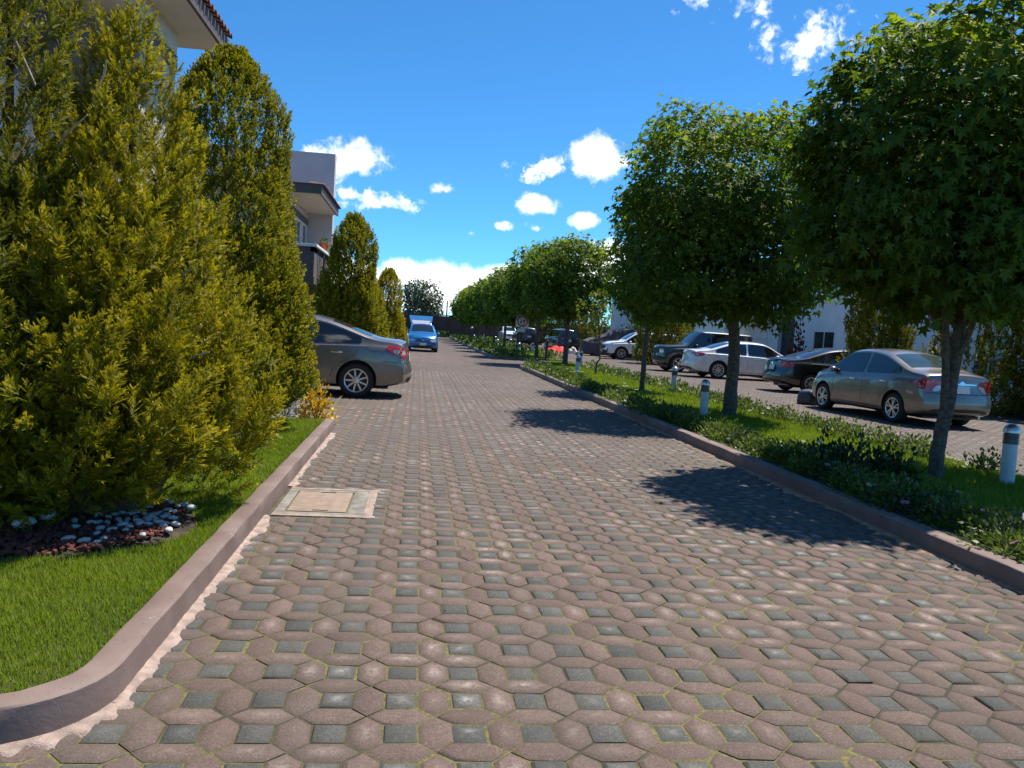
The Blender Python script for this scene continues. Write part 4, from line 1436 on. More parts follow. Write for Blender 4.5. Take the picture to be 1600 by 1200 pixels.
cover_plants('ground_cover', [(4.22, 13.2, 30.2, .4, .30, .22, 150, .07), (4.6, 13.2, 29, 1.1, .26, .2, 120, .07), (6.65, 17.5, 30.2, .5, .3, .26, 100, .09),
                              (4.1, 38, 90, .6, .5, .42, 60, .16), (4.9, 38, 90, .9, .5, .4, 50, .16), (6.6, 38, 90, .8, .5, .4, 45, .16), (1.5, 91.6, 91.9, .5, .5, .4, 60, .16)])
V, F, A = [], [], []
tag(link('ground_cover', np_mesh('ground_cover', *(lambda p: (p[0], p[1]))(merge([scatter(KITE, KITE_F, np.stack([RNG.uniform(-7, 3.4, 700), RNG.uniform(91.3, 92.2, 700), RNG.uniform(.05, .7, 700)], 1), *frames(rand_unit(700), rand_unit(700)), .3 * np.ones(700), RNG.random(700), RNG.random(700))])), attrs=None), M['shrub']), kind='stuff')
# flowers scattered in the shrubs farther off
fl_pts = [(random.uniform(4.1, 4.6), random.uniform(13.4, 28)) for _ in range(26)]
parts = []
for x, y in fl_pts:
    T = np.array([v.co[:] for v in daisy('petal_white').vertices][:48])
    q = .045 * T + np.array([x, y, random.uniform(.36, .45)])
    parts.append((q, np.arange(48).reshape(-1, 4), {'rnd': np.full(48, random.random())}))
V, F, A = merge(parts)
tag(link('blossoms', np_mesh('blossoms', V, F, attrs=A), M['petal_white']), kind='stuff')


# ---------------------------------------------------------------- buildings
def quad_tile(name, mat, parent, loc, length=.42, rad=.085, slope=.35):
    """one barrel roof tile, its round end towards +X"""
    if 'tile' not in _daisy:
        V, F = [], []
        n = 7
        for t, k in ((0, 1.0), (1, .86)):
            for r in (rad, rad - .016):
                for i in range(n):
                    a = math.pi * i / (n - 1)
                    V.append((-t * length, math.cos(a) * r * k, math.sin(a) * r * k * .85 + t * length * slope))
        for i in range(n - 1):
            F += [(i, i + 1, 2 * n + i + 1, 2 * n + i), (n + i + 1, n + i, 3 * n + i, 3 * n + i + 1), (i + 1, i, n + i, n + i + 1)]
        F += [(0, 2 * n, 3 * n, n), (n - 1, 2 * n - 1, 4 * n - 1, 3 * n - 1)]
        mb = MB(); mb.v, mb.f = V, F
        me = mb.mesh('roof_tile', 40)
        me.materials.append(mat)
        _daisy['tile'] = me
    o = bpy.data.objects.new(name, _daisy['tile'])
    COL.objects.link(o)
    o.parent = parent
    o.location = loc
    o.rotation_euler = (random.gauss(0, .02), random.gauss(0, .02), random.gauss(0, .03))
    return o


def window(parent, x, y0, y1, z0, z1, mull=2, face=1):
    """a window in a wall that faces +X (face=1) or -X; the frame stands 3 cm proud, the pane is set back in it"""
    mb = MB()
    t = .05
    xa, xb = (x, x + .03 * face) if face > 0 else (x - .03, x)
    mb.box(xa, xb, y0, y1, z0, z0 + t).box(xa, xb, y0, y1, z1 - t, z1)
    for k in range(mull + 1):
        yy = y0 + (y1 - y0 - t) * k / mull
        mb.box(xa, xb, yy, yy + t, z0 + t, z1 - t)
    f = mb.build('window', M['white_trim'], parent)
    box_obj('pane', M['window_glass'], f, x + (.004 if face > 0 else -.012), x + (.012 if face > 0 else -.004), y0 + .01, y1 - .01, z0 + .01, z1 - .01)
    return f


# house beside the golden cypresses
h1 = thing('house', 'off white house with wide brown edged tile eave behind the golden cypresses', 'house', (0, 0, 0))
WX = -4.05
mb = MB()
mb.box(-9, WX, 12.0, 13.6, 0, 5.72).box(-9, WX - .95, 2.0, 12.0, 0, 5.72)
mb.build('wall', M['plaster'], h1)
box_obj('soffit', M['plaster_bounce'], h1, -9, -3.46, -1.0, 14.3, 5.8, 5.88)
box_obj('shade_panel', M['plaster_shade'], h1, WX - .93, WX - .02, 11.985, 11.998, 0, 5.44)
box_obj('beam', M['plaster_bounce'], h1, WX - .95, WX + .012, -1, 13.612, 5.45, 5.8)
box_obj('trim_band', M['brown_trim'], h1, WX - .9, WX + .022, 12.05, 13.622, 5.2, 5.45)
box_obj('trim_band', M['brown_trim'], h1, WX - .95, WX - .93, 2.0, 12.0, 4.1, 5.45)
fas = box_obj('fascia', M['brown_trim'], h1, -3.46, -3.41, -1.0, 14.32, 5.76, 6.0)
mb = MB()
mb.add([(-3.46, -1, 5.9), (-3.46, 14.3, 5.9), (-9, 14.3, 7.9), (-9, -1, 7.9), (-3.46, -1, 6.0), (-3.46, 14.3, 6.0), (-9, 14.3, 8.0), (-9, -1, 8.0)], [(0, 3, 2, 1), (4, 5, 6, 7), (0, 1, 5, 4), (1, 2, 6, 5), (2, 3, 7, 6), (3, 0, 4, 7)])
mb.build('roof', M['clay'], h1)
y = 1.0
while y < 14.3:
    quad_tile('roof_tile', M['clay'], h1, (-3.33, y, 5.99))
    quad_tile('roof_tile', M['clay'], h1, (-3.70, y, 6.14))
    y += .205
window(h1, WX - .95, 6.5, 8.6, 3.1, 4.1)
window(h1, WX - .95, 9.0, 11.2, .9, 2.3)
box_obj('ledge', M['plaster'], h1, WX - .95, WX + .06, 9.6, 13.66, 3.02, 3.14)
box_obj('ledge_band', M['brown_trim'], h1, WX - .95, WX + .03, 9.6, 13.64, 2.4, 3.02)

# house with the balcony
h2 = thing('house', 'grey house with tall blank side wall, hipped eave and brown balcony', 'house', (0, 0, 0))
box_obj('party_wall', M['plaster_grey'], h2, -9.5, -3.12, 28.4, 28.85, 0, 7.05)
mb = MB()
mb.box(-9.5, -3.95, 24.35, 28.4, 0, 5.0)
mb.build('wall', M['plaster_grey'], h2)
box_obj('soffit', M['plaster_bounce'], h2, -9.5, -2.98, 23.6, 28.396, 4.98, 5.06)
mb = MB()
mb.box(-9.5, -2.93, 23.55, 23.6, 4.95, 5.22).box(-2.98, -2.93, 23.6, 28.396, 4.95, 5.22)
mb.build('fascia', M['brown_trim'], h2)
mb = MB()
mb.add([(-9.5, 23.5, 5.22), (-2.88, 23.5, 5.22), (-2.88, 28.39, 5.22), (-9.5, 28.39, 5.22), (-9.5, 25.5, 5.42), (-4.9, 25.5, 5.42), (-4.9, 28.39, 5.42), (-9.5, 28.39, 5.42)],
       [(3, 2, 1, 0), (0, 1, 5, 4), (1, 2, 6, 5), (2, 3, 7, 6), (3, 0, 4, 7), (4, 5, 6, 7)])
mb.build('roof', M['clay'], h2)
y = 23.65
while y < 28.35:
    quad_tile('roof_tile', M['clay'], h2, (-2.84, y, 5.19)).rotation_euler.y = -.25
    y += .21
box_obj('trim_band', M['brown_trim'], h2, -4.4, -3.93, 24.33, 28.396, 4.55, 4.75)
window(h2, -3.95, 25.0, 26.6, 2.75, 4.5, 2)
window(h2, -3.95, 27.1, 27.9, 2.75, 4.5, 1)
bal = MB().box(-3.95, -3.12, 24.2, 28.396, 2.42, 2.62).build('balcony', M['brown_trim'], h2)
mb = MB()
for a, b in ((24.2, 25.0), (25.15, 25.4), (25.55, 25.8), (25.95, 26.4), (26.9, 27.05), (27.2, 28.39)):
    mb.box(-3.26, -3.14, a, b, 2.62, 3.5)
mb.box(-3.26, -3.14, 24.2, 28.39, 3.36, 3.5).box(-3.95, -3.26, 24.2, 24.32, 2.62, 3.5)
mb.build('parapet', M['brown_trim'], bal)
MB().box(-3.32, -3.06, 24.12, 28.39, 3.5, 3.58).box(-3.95, -3.32, 24.12, 24.4, 3.5, 3.58).build('cap', M['white_trim'], bal, bevel=.01)
box_obj('column', M['white_trim'], h2, -3.4, -3.14, 27.9, 28.3, 0, 2.42)
box_obj('garage_door', M['white_trim'], h2, -3.95, -3.92, 24.8, 27.5, .02, 2.2)
pot = thing('flower_pot', 'orange flower pot on the white balcony cap', 'flower pot', (-3.19, 26.9, 3.58))
MB().lathe([(.10, 0), (.15, .24), (.17, .24), (.17, .29), (.145, .29), (.12, .25)], 16).build('bowl', M['pot'], pot, smooth=40)
q = rand_unit(30); q[:, 2] = np.abs(q[:, 2])
V, F, A = scatter(KITE, KITE_F, q * .1 + np.array([0, 0, .3]), *frames(q + np.array([0, 0, .5]), rand_unit(30)), .09 * np.ones(30), RNG.random(30), RNG.random(30) * .3)
link('sprig', np_mesh('sprig', V, F, attrs=A), M['shrub'], pot)


def white_house(label, x, y0, y1, door, porch, hgt=5.6, win=()):
    hs = thing('house', label, 'house', (0, 0, 0))
    mb = MB()
    mb.box(x, x + 7, y0, door[0], 0, hgt).box(x, x + 7, door[1], y1, 0, hgt).box(x, x + 7, door[0], door[1], 2.9, hgt).box(x + .3, x + 7, door[0], door[1], 0, 2.9)
    mb.build('wall', M['plaster_white'], hs)
    box_obj('door', M['door_dark'], hs, x + .18, x + .27, door[0] + .02, door[1] - .02, .02, 2.7, .01)
    if porch:
        box_obj('porch', M['plaster_white'], hs, x - 1.0, x - .004, porch[0], porch[1], 2.75, 3.12)
        box_obj('porch_pier', M['plaster_white'], hs, x - .95, x - .55, porch[1] - .4, porch[1] - .05, 0, 2.75)
    box_obj('roof', M['clay'], hs, x - .35, x + 7.2, y0 + .02, y1 - .02, hgt, hgt + .2)
    for (a, b, c, d) in win:
        window(hs, x, a, b, c, d, 2, -1)
    return hs


wh = white_house('white house with a dark recessed door behind the white sedan', 17.5, 30.6, 42, (35.7, 37.4), (38.2, 42), 5.6, [(31.5, 33, 3.6, 4.8)])
box_obj('garage_door', M['white_trim'], wh, 17.46, 17.494, 38.6, 41.2, .02, 2.3)
for gz in (.6, 1.15, 1.7):
    box_obj('garage_rib', M['plaster_grey'], wh, 17.452, 17.458, 38.62, 41.18, gz, gz + .04)
window(wh, 17.5, 32.0, 33.8, .9, 2.2, 2, -1)
white_house('white house half hidden behind the covered car', 17.5, 56, 72, (58.5, 60), None, 5.6, [(62, 64, 3.6, 4.8)])
white_house('white house behind the cypresses at the right frame edge', 17.5, 14, 29.5, (18.0, 19.2), None, 5.6, [(25.6, 27.0, 2.9, 4.4), (22, 23.4, .9, 2.2)])

bw = thing('boundary_wall', 'long dark brown boundary wall closing the end of both lanes', 'wall', (0, 93, 0))
MB().box(-22, 42, 0, .2, 0, 2.45).build('panel', M['brown_wall'], bw)
x = -22.0
pm = MB().box(-.14, .14, -.09, -.002, 0, 2.5).mesh('pier')
pm.materials.append(M['brown_wall_b'])
while x < 42:
    o = bpy.data.objects.new('pier', pm)
    COL.objects.link(o); o.parent = bw; o.location = (x, 0, 0)
    x += 1.6
box_obj('coping', M['brown_wall_b'], bw, -22, 42, -.12, .24, 2.5, 2.58)

up = thing('utility_pole', 'thin utility pole with overhead wires beyond the boundary wall', 'utility pole', (4.05, 118, 0))
MB().tube([(0, 0, 0), (0, 0, 5.0)], [.12, .09], 8).build('shaft', M['pole'], up)
for z in (4.75, 4.3):
    MB().tube([(-24 + i * 2.0, 0, z + .25 * ((i - 12) / 12) ** 2 - .12) for i in range(25)], .02, 5).build('wire', M['pole'], up)


# ---------------------------------------------------------------- street furniture
def bollard_proto():
    root = thing('bollard_light', 'b', 'bollard')
    MB().lathe([(.068, 0), (.068, .44), (.066, .445)], 24).build('post', M['bollard'], root, smooth=40)
    mb = MB()
    for i in range(6):
        z = .447 + i * .019
        mb.lathe([(.056, z), (.076, z), (.074, z + .009), (.06, z + .015)], 24)
    mb.build('louvre', M['louvre'], root, smooth=40)
    MB().lathe([(.056, .445), (.056, .565)], 20).build('lens', M['louvre'], root)
    MB().lathe([(.08, .562), (.08, .575), (.076, .605), (.062, .632), (.036, .652), (.001, .66)], 24).build('cap', M['steel'], root, smooth=50)
    MB().lathe([(.09, 0), (.09, .012), (.07, .016)], 20).build('base', M['louvre'], root)
    return root


def copy_tree(o, parent=None):
    c = o.copy()
    COL.objects.link(c)
    if parent is not None:
        c.parent = parent
    for ch in [x for x in bpy.data.objects if x.parent == o]:
        copy_tree(ch, c)
    return c


bp = bollard_proto()
BL = [((6.38, 7.83), 'nearest bollard light with shiny domed cap, right of the leaning tree trunk'),
      ((5.14, 13.7), 'bollard light standing left of the thick trunk of the square topped tree'),
      ((6.40, 19.25), 'bollard light at the lane edge in front of the white sedan tail'),
      ((5.06, 24.8), 'bollard light on the grass left of the thin sapling'),
      ((6.55, 31.6), 'bollard light just behind the one by the sapling, near the pale cloth')]
far = [(5.3, 41.5), (6.5, 45), (5.0, 50), (6.4, 55), (5.0, 60), (6.3, 65), (4.9, 70), (6.2, 75)]
for i, (xy, lab) in enumerate(BL + [(p, '%s far strip bollard light, counted from the traffic sign' % ORD[k]) for k, p in enumerate(far)]):
    o = bp if i == 0 else copy_tree(bp)
    o.location = (xy[0], xy[1], Z0 - .012)
    o.scale = (1.06, 1.06, 1.02)
    o.rotation_euler = (random.gauss(0, .012), random.gauss(0, .012), random.uniform(0, 6))
    tag(o, lab, 'bollard', 'bollard lights in the planted strips')

ps = thing('post', 'short leaning brown post on the grass between traffic sign and round tree', 'post', (5.64, 34.8, Z0))
MB().tube([(0, 0, 0), (.02, 0, .45), (.05, 0, .9)], [.065, .06, .06], 10).build('shaft', M['post_brown'], ps, smooth=60)
MB().lathe([(.066, .88), (.066, .93), (.02, .945)], 12, c=(.048, 0, 0)).build('cap', M['post_brown'], ps, smooth=50)

sg = thing('traffic_sign', 'square white traffic sign with red ring and two black arrows on a dark post', 'traffic sign', (5.95, 46.0, Z0))
MB().box(-.075, .075, -.04, .04, 0, 1.3).build('post', M['post_brown'], sg, bevel=.01)
zc = 1.82
MB().box(-.37, .37, -.075, -.05, zc - .35, zc + .35).build('panel', M['sign_white'], sg, bevel=.008)
MB().lathe([(.235, -.0835), (.315, -.0835), (.315, -.077), (.235, -.077), (.235, -.0835)], 40, axis='y', c=(.02, 0, zc), close=False).build('ring', M['sign_red'], sg)


def arrow(x, z, up_):
    k = 1 if up_ else -1
    pts = [(-.025, -.15), (.025, -.15), (.025, .03), (.07, .03), (0, .15), (-.07, .03), (-.025, .03)]
    V = [(x + a * 1, -.077 - e, z + b * k) for e in (0, .006) for a, b in pts]
    n = len(pts)
    F = [tuple(range(n)), tuple(range(2 * n - 1, n - 1, -1))] + [(i, i + n, (i + 1) % n + n, (i + 1) % n) for i in range(n)]
    return MB().add(V, F).build('arrow', M['sign_black'], sg)


arrow(-.07, zc, False)
arrow(.11, zc, True)
MB().box(-.26, .2, -.072, -.05, 1.2, 1.4).build('plate', M['sign_white'], sg, bevel=.006)

gl = thing('garden_lamp', 'small white globe lamp on a thin post under the far trees', 'lamp', (4.55, 68, Z0))
MB().tube([(0, 0, 0), (0, 0, 1.15)], .03, 8).build('post', M['post_brown'], gl)
MB().lathe([(.001, 1.12), (.08, 1.15), (.11, 1.23), (.08, 1.31), (.001, 1.34)], 16).build('globe', M['white_trim'], gl, smooth=60)


def heap(name, label, cat, loc, rx, ry, rz, mat, seed, rotz=0.0, extra=None):
    rg = np.random.default_rng(seed)
    n, m = 26, 20
    u = np.linspace(-1, 1, n); v = np.linspace(-1, 1, m)
    gx, gy = np.meshgrid(u, v)
    d = np.sqrt(gx ** 2 + gy ** 2)
    fold = .5 * np.sin(gx * 7 + 3 * gy + seed) + .35 * np.sin(gy * 9 - gx * 4) + .2 * np.sin(gx * 15 + gy * 11)
    z = np.clip(1 - d ** 2 * (1 + .3 * np.sin(np.arctan2(gy, gx) * 3 + seed)), 0, 1) ** .7 * (1 + .28 * fold) + .02
    z = np.where(d > 1.02, 0.012, z)
    V = np.stack([gx * rx, gy * ry, np.maximum(z * rz, .012)], -1).reshape(-1, 3)
    ii = (np.arange(m - 1)[:, None] * n + np.arange(n - 1)[None]).ravel()
    F = np.stack([ii, ii + 1, ii + n + 1, ii + n], 1)
    keep = (d.ravel()[F].max(1) < 1.12)
    o = link(name, np_mesh(name, V, F[keep], smooth=True), mat, None, loc, rotz)
    return tag(o, label, cat)


heap('cloth', 'crumpled bright red cloth lying on the paving behind the dark crossover', 'cloth', (9.7, 54.6, .0), .95, .75, .42, M['cloth_red'], 3, .5)
heap('cloth', 'small pale crumpled cloth on the paving right of the red cloth', 'cloth', (10.55, 53.6, .0), .38, .34, .42, M['cloth_pale'], 8)
tp = thing('tarp_bundle', 'low dark blue grey bundle on the paving ahead of the silver sedan', 'bundle', (10.0, 19.25, 0), .3)
bm = bmesh.new()
bmesh.ops.create_cube(bm, size=1)
bmesh.ops.subdivide_edges(bm, edges=bm.edges, cuts=8, use_grid_fill=True)
for v in bm.verts:
    c = v.co
    c.x, c.y, c.z = c.x * .5, c.y * .5, c.z * .38
    k = 1 - 5.5 * max(0, c.z) ** 2 - .8 * max(0, -c.z) ** 2
    c.x *= k * (1 + .04 * math.sin(c.y * 14 + c.z * 9)); c.y *= k * (1 + .05 * math.sin(c.x * 11 + 2))
    c.z += .18 + .02 * math.sin(c.x * 13 + c.y * 9)
for _ in range(5):
    bmesh.ops.smooth_vert(bm, verts=bm.verts, factor=.6, use_axis_x=True, use_axis_y=True, use_axis_z=True)
me = bpy.data.meshes.new('wrap'); bm.to_mesh(me); bm.free()
me.polygons.foreach_set('use_smooth', np.ones(len(me.polygons), dtype=bool))
link('wrap', me, M['tarp'], tp)
MB().tube([(math.cos(a) * .225, math.sin(a) * .225, .2 + .01 * math.sin(a * 5)) for a in np.linspace(0, 6.283, 30)], .012, 6).build('cord', M['black_plastic'], tp, smooth=60)


# ---------------------------------------------------------------- cars
def lerp_pts(pts):
    xs, zs = [p[0] for p in pts], [p[1] for p in pts]
    return lambda x: np.interp(x, xs, zs)


def smooth_pts(pts, it=2):
    p = [tuple(q) for q in pts]
    for _ in range(it):
        q = [p[0]]
        for a, b in zip(p, p[1:]):
            q += [(a[0] * .75 + b[0] * .25, a[1] * .75 + b[1] * .25), (a[0] * .25 + b[0] * .75, a[1] * .25 + b[1] * .75)]
        q.append(p[-1])
        p = q
    return p


class Body:
    """A lofted car body: side silhouette, belt line, plan taper and shaped ends. x runs from the tail (0) to the nose (L)."""

    def __init__(s, L, W, top, belt, bottom, rear, front, tumble=.36, taper=(.12, .16), crown=.035, its=2):
        s.L, s.W = L, W
        s.zt, s.zb_, s.belt = lerp_pts(smooth_pts(top, its)), lerp_pts(bottom), lerp_pts(smooth_pts(belt, 2))
        s.rear, s.front = lerp_pts(rear), lerp_pts(front)
        s.tumble, s.taper, s.crown = tumble, taper, crown

    def w(s, x):
        a = max(0, 1 - x / (s.L * .32)); b = max(0, (x - s.L * .70) / (s.L * .30))
        return s.W / 2 * (1 - s.taper[0] * a ** 2.2 - s.taper[1] * b ** 2.2)

    def half(s, x):
        zt = float(s.zt(x)); zb = float(s.zb_(x)); zl = min(float(s.belt(x)), zt - .025)
        w = s.w(x); H = zl - zb
        h = zt - zl
        pts = [(.86 * w, zb), (.945 * w, zb + .03), (.985 * w, zb + .16 * H), (1.0 * w, zb + .40 * H), (1.0 * w, zb + .64 * H), (.992 * w, zb + .82 * H), (.970 * w, zl - .02), (.945 * w, zl + .0)]
        yb = .935 * w
        t = s.tumble
        e = min(.07, h * .4)
        pts += [(yb - t * h * .35, zl + .35 * h), (yb - t * h * .72, zl + .72 * h), (yb - t * (h - e) - .004, zt - e * .8), (yb - t * h - min(.055, e * 1.0 + .01), zt - e * .15), (max(.1, yb - t * h - .20), zt + .2 * s.crown)]
        return pts

    def build(s, xr):
        st = np.unique(np.round(np.concatenate([[0, .015, .05, .1, .17], np.linspace(.25, s.L - .25, 46), [s.L - .17, s.L - .1, s.L - .05, s.L - .015, s.L]]), 4))
        V, F = [], []
        cols = (.5, 0, -.5)

        def put(x, y, z, w):
            if x < .6:
                k = (1 - x / .6) ** 1.5
                x = x + float(s.rear(z)) * k + .15 * k * abs(y / w) ** 3.5
            if x > s.L - .6:
                k = (1 - (s.L - x) / .6) ** 1.5
                x = x - float(s.front(z)) * k - .22 * k * abs(y / w) ** 3
            V.append((x - xr, y, z))
        n = len(s.half(s.L / 2))
        per = 2 * n + 6
        for x in st:
            x = float(x)
            p = s.half(x); w = s.w(x)
            for y, z in p:
                put(x, y, z, w)
            yt, zt = p[-1]
            for c in cols:
                put(x, yt * c, zt + s.crown * (.8 if c else 1.0) * .8, w)
            for y, z in p[::-1]:
                put(x, -y, z, w)
            yb, zb = p[0]
            for c in (-.5, 0, .5):
                put(x, yb * c, zb, w)
        for i in range(len(st) - 1):
            for k in range(per):
                k2 = (k + 1) % per
                F.append((i * per + k, i * per + k2, (i + 1) * per + k2, (i + 1) * per + k))
        for e, x in ((0, 0.0), ((len(st) - 1) * per, s.L)):
            p = s.half(x); w = s.w(x)
            grid = []
            for r_, (y, z) in enumerate(p):
                if r_ == 0:
                    row = [e, e + per - 1, e + per - 2, e + per - 3, e + 2 * n + 2]
                elif r_ == n - 1:
                    row = [e + n - 1, e + n, e + n + 1, e + n + 2, e + n + 3]
                else:
                    row = [e + r_]
                    for c in cols:
                        row.append(len(V)); put(x, y * c, z, w)
                    row.append(e + 2 * n + 2 - r_)
                grid.append(row)
            for r_ in range(n - 1):
                for c in range(4):
                    q = (grid[r_][c], grid[r_][c + 1], grid[r_ + 1][c + 1], grid[r_ + 1][c])
                    F.append(q if e == 0 else q[::-1])
        me = bpy.data.meshes.new('body')
        me.from_pydata(V, [], F)
        bm = bmesh.new(); bm.from_mesh(me); bmesh.ops.recalc_face_normals(bm, faces=bm.faces); bm.to_mesh(me); bm.free()
        me.update()
        return me


def chaikin(poly, it=2):
    p = [Vector(q) for q in poly]
    for _ in range(it):
        o = []
        for i, a in enumerate(p):
            b = p[(i + 1) % len(p)]
            o += [a.lerp(b, .22), a.lerp(b, .78)]
        p = o
    return [(v.x, v.y) for v in p]


def patch(bvh, poly, mode, off=.004, step=.07, it=2, thick=0.0):
    """A piece laid on the body: poly in (x,z) for sides 'R'/'L', (y,z) for 'rear'/'front', (x,y) for 'top'."""
    poly = chaikin(poly, it) if it else [tuple(p) for p in poly]
    # points along the rim and inside
    rim = []
    for i, a in enumerate(poly):
        b = poly[(i + 1) % len(poly)]
        n = max(1, int(math.hypot(b[0] - a[0], b[1] - a[1]) / step))
        rim += [(a[0] + (b[0] - a[0]) * k / n, a[1] + (b[1] - a[1]) * k / n) for k in range(n)]
    x0, x1 = min(p[0] for p in rim), max(p[0] for p in rim)
    y0, y1 = min(p[1] for p in rim), max(p[1] for p in rim)

    def inside(x, y):
        c = False
        for i in range(len(rim)):
            a, b = rim[i], rim[i - 1]
            if (a[1] > y) != (b[1] > y) and x < (b[0] - a[0]) * (y - a[1]) / (b[1] - a[1]) + a[0]:
                c = not c
        return c
    pts = list(rim)
    nx, ny = int((x1 - x0) / step), int((y1 - y0) / step)
    for i in range(1, nx + 1):
        for j in range(1, ny + 1):
            x, y = x0 + i * step + 1e-3 * (j % 2), y0 + j * step
            if inside(x, y) and min((x - a) ** 2 + (y - b) ** 2 for a, b in rim) > (step * .35) ** 2:
                pts.append((x, y))
    nr = len(rim)
    res = delaunay_2d_cdt([Vector(p) for p in pts], [(i, (i + 1) % nr) for i in range(nr)], [list(range(nr))], 1, 1e-5)
    V2, F = res[0], res[2]
    V = []
    for p in V2:
        a, b = p.x, p.y
        if mode in 'RL':
            sg_ = 1 if mode == 'L' else -1
            o, d = Vector((a, sg_ * 4, b)), Vector((0, -sg_, 0))
        elif mode == 'rear':
            o, d = Vector((-8, a, b)), Vector((1, 0, 0))
        elif mode == 'front':
            o, d = Vector((8, a, b)), Vector((-1, 0, 0))
        else:
            o, d = Vector((a, b, 5)), Vector((0, 0, -1))
        hit, nrm, _, _ = bvh.ray_cast(o, d)
        if hit is None:
            hit, nrm, _, _ = bvh.find_nearest(o + d * 4)
        if nrm.dot(d) > 0:
            nrm = -nrm
        V.append(hit + (nrm * .6 - d * .4) * off)
    me = bpy.data.meshes.new('panel')
    F = [tuple(f) for f in F]
    want = {'R': (1, -1), 'L': (1, 1), 'rear': (0, -1), 'front': (0, 1), 'top': (2, 1)}[mode]
    G = []
    for f in F:
        a, b, c = V[f[0]], V[f[1]], V[f[2]]
        nn = (b - a).cross(c - a)
        G.append(f if nn[want[0]] * want[1] > 0 else f[::-1])
    me.from_pydata([v[:] for v in V], [], G)
    me.update()
    me.polygons.foreach_set('use_smooth', np.ones(len(me.polygons), dtype=bool))
    return me


def wheel_meshes(r, w, spokes, dbl=False, rim_r=None):
    rim_r = rim_r or r * .66
    t = MB().lathe([(rim_r, -w / 2), (rim_r + .012, -w / 2 - .004), (r - .035, -w / 2), (r - .008, -w / 2 + .025), (r, -w / 2 + .05), (r, w / 2 - .05), (r - .008, w / 2 - .025), (r - .035, w / 2), (rim_r + .012, w / 2 + .004), (rim_r, w / 2)], 40, 'y', close=False)
    for k in (-.035, 0, .035):
        t.lathe([(r + .001, k - .012), (r + .003, k), (r + .001, k + .012)], 40, 'y', close=False)
    tyre = t.mesh('wheel', 35); tyre.materials.append(M['tyre'])
    m = MB()
    y = w / 2
    m.lathe([(rim_r + .004, y - .005), (rim_r - .004, y + .004), (rim_r - .022, y - .002), (rim_r - .03, y - .03), (rim_r - .03, y - .1)], 40, 'y', close=False)
    m.lathe([(.05, y - .02), (.06, y - .004), (.05, y + .006), (.001, y + .01)], 20, 'y', close=False)
    for i in range(spokes):
        for dd in ((-.10, .10) if dbl else (0,)):
            a = 2 * math.pi * i / spokes + dd
            a2 = 2 * math.pi * i / spokes + dd * 2.1
            u0, u1 = Vector((math.cos(a), 0, math.sin(a))), Vector((math.cos(a2), 0, math.sin(a2)))
            s0, s1 = Vector((-math.sin(a), 0, math.cos(a))), Vector((-math.sin(a2), 0, math.cos(a2)))
            wi = (.018 if dbl else .03) * (1.3 if spokes < 7 else .9)
            p0, p1 = u0 * .045, u1 * (rim_r - .02)
            V = []
            for p, sd_, k, yy in ((p0, s0, 1.1, y - .004), (p1, s1, 1.0, y - .003)):
                for e, z in ((-1, -.03), (1, -.03), (.8, 0), (-.8, 0)):
                    V.append(p + sd_ * wi * k * e * .7 + Vector((0, yy + z, 0)))
            m.add(V, [(0, 1, 5, 4), (1, 2, 6, 5), (2, 3, 7, 6), (3, 0, 4, 7), (0, 3, 2, 1), (4, 5, 6, 7)])
    rim = m.mesh('rim', 35); rim.materials.append(M['rim'])
    d = MB().lathe([(.001, y - .06), (rim_r - .03, y - .06)], 30, 'y', close=False)
    d.lathe([(rim_r - .03, -y + .02), (rim_r - .03, y - .03)], 30, 'y', close=False)
    disc = d.mesh('brake', 35); disc.materials.append(M['black_plastic'])
    return tyre, rim, disc


